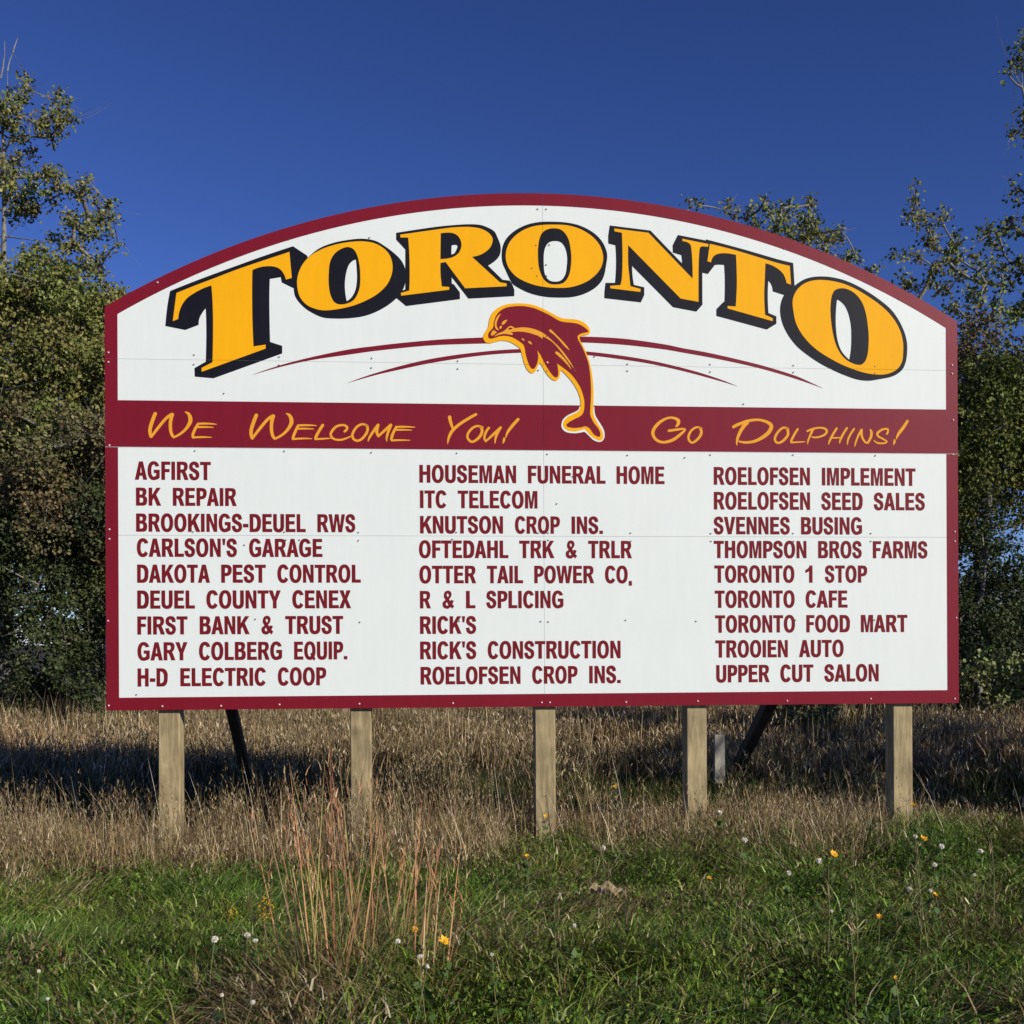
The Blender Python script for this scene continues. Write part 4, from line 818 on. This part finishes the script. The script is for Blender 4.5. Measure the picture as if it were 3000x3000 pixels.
# ------------------------------------------------------------------ tall reddish grass clumps and weeds
def hit(px, py, h):
    d = ray(px, py); t = 2.5
    for _ in range(400):
        z = ZC + d.z * t
        if z <= float(ground_z(d.x * t, t)) + h: break
        t += 0.03
    return d.x * t, t
RED = [(0.58, 0.30, 0.15), (0.44, 0.19, 0.10), (0.68, 0.48, 0.26), (0.40, 0.33, 0.12)]
def clump(px, py, n, hgt, spread, lean, label):
    x0, y0 = hit(px, py, 0.02); z0 = float(ground_z(x0, y0)); o = empty('tall_grass_clump', (x0, y0, z0)); tag(o, label, 'tall grass', 'tall reddish grass clumps in the foreground')
    r = RNG.random(n) ** 0.7 * spread; a = RNG.uniform(0, 6.28, n); x, y = r * np.cos(a), r * np.sin(a) * 0.6
    h = hgt * RNG.uniform(0.55, 1.05, n); ld = np.arctan2(y * 0.4, x + lean * 0.3 + RNG.normal(0, 0.08, n))
    P = [blades(x, y, np.zeros(n), h, RNG.uniform(0.0042, 0.0070, n), ld, RNG.uniform(0.02, 0.22, n), pick(RED, [3, 3, 2, 2], n, 0.25), segs=3, curl=0.2)]
    m = n * 14; x2, y2 = RNG.normal(0, spread * 0.8, m), RNG.normal(0, spread * 0.5, m)
    P.append(blades(x2, y2, np.zeros(m), hgt * RNG.uniform(0.15, 0.5, m), RNG.uniform(0.003, 0.006, m), RNG.uniform(0, 6.28, m), RNG.uniform(0.3, 1.0, m), pick([(0.20, 0.19, 0.06), (0.10, 0.13, 0.035), (0.30, 0.18, 0.09)], [3, 3, 2], m, 0.3), segs=3, curl=0.9))
    k = n * 9; i = RNG.integers(0, n, k); t = RNG.uniform(0.70, 1.0, k); off = 0.12 * t ** 1.2 * h[i]
    P.append(blades(x[i] + np.cos(ld[i]) * off, y[i] + np.sin(ld[i]) * off, h[i] * t * 0.96, RNG.uniform(0.02, 0.05, k), RNG.uniform(0.003, 0.005, k), RNG.uniform(0, 6.28, k), RNG.uniform(0.1, 0.6, k), pick(RED, [3, 3, 2, 1], k, 0.3), segs=2))
    v, f, c = merge(P); link('stems', np_mesh('stems', v, f, cols=c), M_DRY, o)
clump(985, 2975, 34, 0.98, 0.13, -0.15, 'tallest reddish grass clump, left of centre in the foreground')
clump(1075, 2900, 22, 0.92, 0.14, 0.0, 'reddish grass clump in front of the second post')
clump(1170, 2820, 12, 0.78, 0.14, 0.1, 'reddish grass clump right of the second post')
clump(1235, 2970, 15, 0.62, 0.12, 0.5, 'short reddish grass clump leaning right, with the large yellow flower')
clump(830, 2950, 9, 0.72, 0.12, -0.4, 'thin reddish grass clump at the left of the tall ones')

def weed(px, py, h, lean, label):
    x0, y0 = hit(px, py, h); z0 = float(ground_z(x0, y0)); o = empty('dry_weed', (x0, y0, z0)); tag(o, label, 'weed', 'tall dry weed stalks in the green grass')
    ls = []; tip = np.array([lean * h, 0.02, h]); ls.append(((0, 0, 0), tip, 0.0028, 0.0014, 4, 0.03))
    for q in range(5):
        t = RNG.uniform(0.4, 0.92); s = tip * t; e = s + np.array([RNG.normal(0, 0.05), RNG.normal(0, 0.03), RNG.uniform(0.03, 0.10)]); ls.append((s, e, 0.0016, 0.001, 3, 0.05))
    v, f = tubes(ls); link('stem', np_mesh('stem', v, f), M_STEM, o)
    k = 46; t = RNG.uniform(0.2, 1.0, k); q = tip[None] * t[:, None] + RNG.normal(0, 0.010, (k, 3))
    v, f, c = blades(q[:, 0], q[:, 1], q[:, 2], RNG.uniform(0.015, 0.055, k), RNG.uniform(0.003, 0.006, k), RNG.uniform(0, 6.28, k), RNG.uniform(0.2, 1.1, k), pick(STRAW[:3] + GREEN[:2], [2, 3, 3, 2, 2], k, 0.3), segs=2)
    link('dry_leaves', np_mesh('dry_leaves', v, f, cols=c), M_DRY, o)
for px, py, h, ln, lab in [(2165, 2520, 0.50, 0.02, 'brown weed stalk below the white seed head right of the fourth post'), (2420, 2540, 0.50, 0.03, 'greenish weed stalk beside the bright yellow flower'),
    (2510, 2480, 0.55, -0.03, 'tall brown weed between the fourth and fifth posts'), (2690, 2470, 0.55, 0.0, 'brown weed stalk below the orange yellow flower by the fifth post'), (2900, 2440, 0.55, 0.02, 'tall thin weed near the right edge'),
    (2730, 2520, 0.50, -0.12, 'leaning weed right of the fifth post'), (1770, 2520, 0.45, 0.05, 'thin weed right of the middle post'), (1660, 2650, 0.42, -0.1, 'green weed stalk under the middle post'),
    (2180, 2700, 0.42, 0.06, 'brown weed in the lower right, left of the dark stems'), (2500, 2700, 0.42, -0.02, 'dark brown weed stalk in the lower right'), (1530, 2600, 0.4, -0.25, 'weed leaning left of the middle post')]:
    weed(px, py, h, ln, lab)

# ------------------------------------------------------------------ flowers and seed heads
def petal_ring(n, r, z, w, droop):
    V = []; Fc = []
    for q in range(n):
        a = 2 * math.pi * q / n + random.uniform(-.15, .15); rr = r * random.uniform(0.8, 1.1); dz = random.uniform(0.1, 0.7) * droop; b = len(V)
        for (rad, off, zz) in ((0.15, 0, 0), (0.6, -w, dz * 0.5), (1.0, 0, dz), (0.6, w, dz * 0.5)):
            V.append((rr * rad * math.cos(a) - off * math.sin(a), rr * rad * math.sin(a) + off * math.cos(a), z + zz * r))
        Fc.append((b, b + 1, b + 2, b + 3))
    return V, Fc
def flower(kind, px, py, size_px, label, h=0.30):
    x0, y0 = hit(px, py, h); z0 = float(ground_z(x0, y0)); r = size_px / 2 / F * y0 * (0.85 if kind == 'w' else 1.0)
    name = {'y': 'yellow_flower', 'w': 'white_seed_head', 'g': 'goldenrod'}[kind]; o = empty(name, (x0, y0, z0))
    tag(o, label, {'y': 'flower', 'w': 'seed head', 'g': 'flower'}[kind], {'y': 'yellow wild flowers in the grass', 'w': 'white fluffy seed heads in the grass', 'g': 'yellow wild flowers in the grass'}[kind])
    lean = RNG.normal(0, 0.04, 2); v, f = tubes([((lean[0], lean[1], 0), (0, 0, h), 0.002, 0.0014, 4, 0.04)]); link('stem', np_mesh('stem', v, f), M_STEM, o)
    k = 8; v, f, c = leaf_quads(np.stack([RNG.normal(0, .012, k), RNG.normal(0, .012, k), RNG.uniform(0.1, h * 0.9, k)], 1), RNG.uniform(0.02, 0.045, k), pick(GREEN[:3], [1, 1, 1], k, 0.2), up=0.4)
    link('leaves', np_mesh('leaves', v, f, cols=c), M_LEAF, o)
    if kind == 'y':
        V1, F1 = petal_ring(9, r * 1.15, h, r * 0.28, 1.1); V2, F2 = petal_ring(7, r * 0.7, h + 0.002, r * 0.22, 1.4); b = len(V1)
        me = bpy.data.meshes.new('petals'); me.from_pydata(V1 + V2, [], F1 + [tuple(i + b for i in q) for q in F2]); me.update(); hd = link('petals', me, M_PETAL, o)
        hd.rotation_euler = (random.uniform(0.3, 0.9), random.uniform(-.4, .4), 0); hd.location = (0, 0, 0)
        m = hd.rotation_euler.to_matrix(); hd.location = Vector((0, 0, h)) - m @ Vector((0, 0, h))
    else:
        n = 150 if kind == 'w' else 120
        q = RNG.normal(size=(n, 3)); q /= np.linalg.norm(q, axis=1)[:, None]; q *= (RNG.random((n, 1)) ** 0.4) * r * (1.0 if kind == 'w' else 1.3) * np.array([[1, 1, 0.85 if kind == 'w' else 1.5]])
        q[:, 2] += h
        v, f, c = leaf_quads(q, RNG.uniform(0.35, 0.6, n) * (r if kind == 'w' else r * 0.5), np.ones((n, 3)))
        link('fluff' if kind == 'w' else 'flower_spray', np_mesh('head', v, f), M_FLUFF if kind == 'w' else M_PETAL, o)
FL = [('y', 1803, 2306, 16, 'small yellow flower above a white head, right of the middle post'), ('y', 1600, 2393, 14, 'small yellow flower against the foot of the middle post'), ('y', 1545, 2508, 14, 'small yellow flower just below left of the middle post'),
 ('y', 1301, 2760, 32, 'largest yellow flower, beside the reddish grass in the foreground'), ('y', 1215, 2725, 20, 'yellow flower just left of the largest one'), ('y', 2442, 2506, 25, 'bright yellow heart shaped flower between the two right posts'),
 ('y', 2705, 2460, 22, 'orange yellow flower just below right of the fifth post'), ('y', 2675, 2360, 18, 'yellow flower in front of the fifth post'), ('y', 2077, 2574, 16, 'small orange flower below the fourth post'), ('y', 2578, 2690, 20, 'orange flower low in the right part of the grass'),
 ('y', 2740, 2623, 18, 'yellow flower next to a white head, lower right'), ('y', 2623, 2873, 14, 'pale yellow flower near the bottom right'), ('g', 779, 2667, 40, 'orange yellow flowering spray left of the reddish grass'), ('g', 678, 2678, 28, 'dull yellow flowering spray, left one of the pair'),
 ('w', 629, 2755, 26, 'large white seed head in the left foreground'), ('w', 725, 2741, 22, 'white seed head right of the large one'), ('w', 748, 2760, 18, 'white seed head touching its neighbour at lower right'), ('w', 114, 2851, 13, 'small white seed head at the far left'), ('w', 140, 2935, 13, 'small white seed head in the bottom left corner'),
 ('w', 740, 2942, 18, 'white seed head near the bottom edge, left of the reddish grass'), ('w', 650, 2925, 15, 'dull white seed head near the bottom edge, leftmost of its pair'), ('w', 1165, 2758, 20, 'white seed head among the reddish stems'), ('w', 1230, 2805, 18, 'white seed head below the two yellow flowers'), ('w', 1252, 2833, 17, 'white seed head lowest under the largest yellow flower'),
 ('w', 1442, 2800, 13, 'tiny white seed head right of the largest yellow flower'), ('w', 1768, 2485, 18, 'white seed head right of the foot of the middle post'), ('w', 1682, 2712, 16, 'white seed head in the green grass below the middle post'), ('w', 2182, 2462, 20, 'white seed head right below the fourth post'),
 ('w', 2400, 2523, 22, 'white seed head beside the bright yellow flower'), ('w', 2311, 2558, 20, 'cream seed head left of the bright yellow flower'), ('w', 2682, 2453, 15, 'white seed head touching the orange yellow flower'), ('w', 2758, 2482, 20, 'white seed head right of the fifth post'), ('w', 2738, 2533, 18, 'white seed head under the one right of the fifth post'),
 ('w', 2872, 2496, 18, 'white seed head nearest the right edge'), ('w', 2665, 2605, 18, 'white seed head below the fifth post'), ('w', 2726, 2610, 14, 'white seed head next to the lower right yellow flower'), ('w', 2854, 2565, 12, 'tiny white seed head near the right edge'), ('w', 2436, 2671, 12, 'tiny white seed head in the middle of the right grass'),
 ('w', 2109, 2381, 15, 'white seed head against the brown grass right of the fourth post'), ('w', 1811, 2318, 14, 'white seed head under the small yellow flower right of the middle post')]
for k_, px, py, sz, lab in FL: flower(k_, px, py, sz, lab, 0.30 if py > 2420 else 0.38)

# crumpled pale dead leaf lying on the grass
x0, y0 = hit(1775, 2612, 0.2); o = empty('dead_leaf', (x0, y0, float(ground_z(x0, y0)))); tag(o, 'crumpled pale brown dead leaf lying on the grass below the middle post', 'dead leaf')
V = []; Fc = []; nx_, ny_ = 14, 6
for i in range(nx_ + 1):
    for j in range(ny_ + 1):
        t = i / nx_; s = (j / ny_ - 0.5) * (0.3 + math.sin(math.pi * t)) * 0.055
        V.append(((t - 0.5) * 0.17, s + 0.006 * math.sin(9 * t), 0.20 + 0.016 * math.sin(14 * t + j) + 0.5 * abs(s) + random.uniform(-.006, .006) + 0.5 * s))
for i in range(nx_):
    for j in range(ny_): q = i * (ny_ + 1) + j; Fc.append((q, q + 1, q + ny_ + 2, q + ny_ + 1))
me = bpy.data.meshes.new('leaf_blade'); me.from_pydata(V, [], Fc); me.update(); link('leaf_blade', me, mat('dead_leaf', (0.33, 0.25, 0.14), 0.85, 0.1), o)
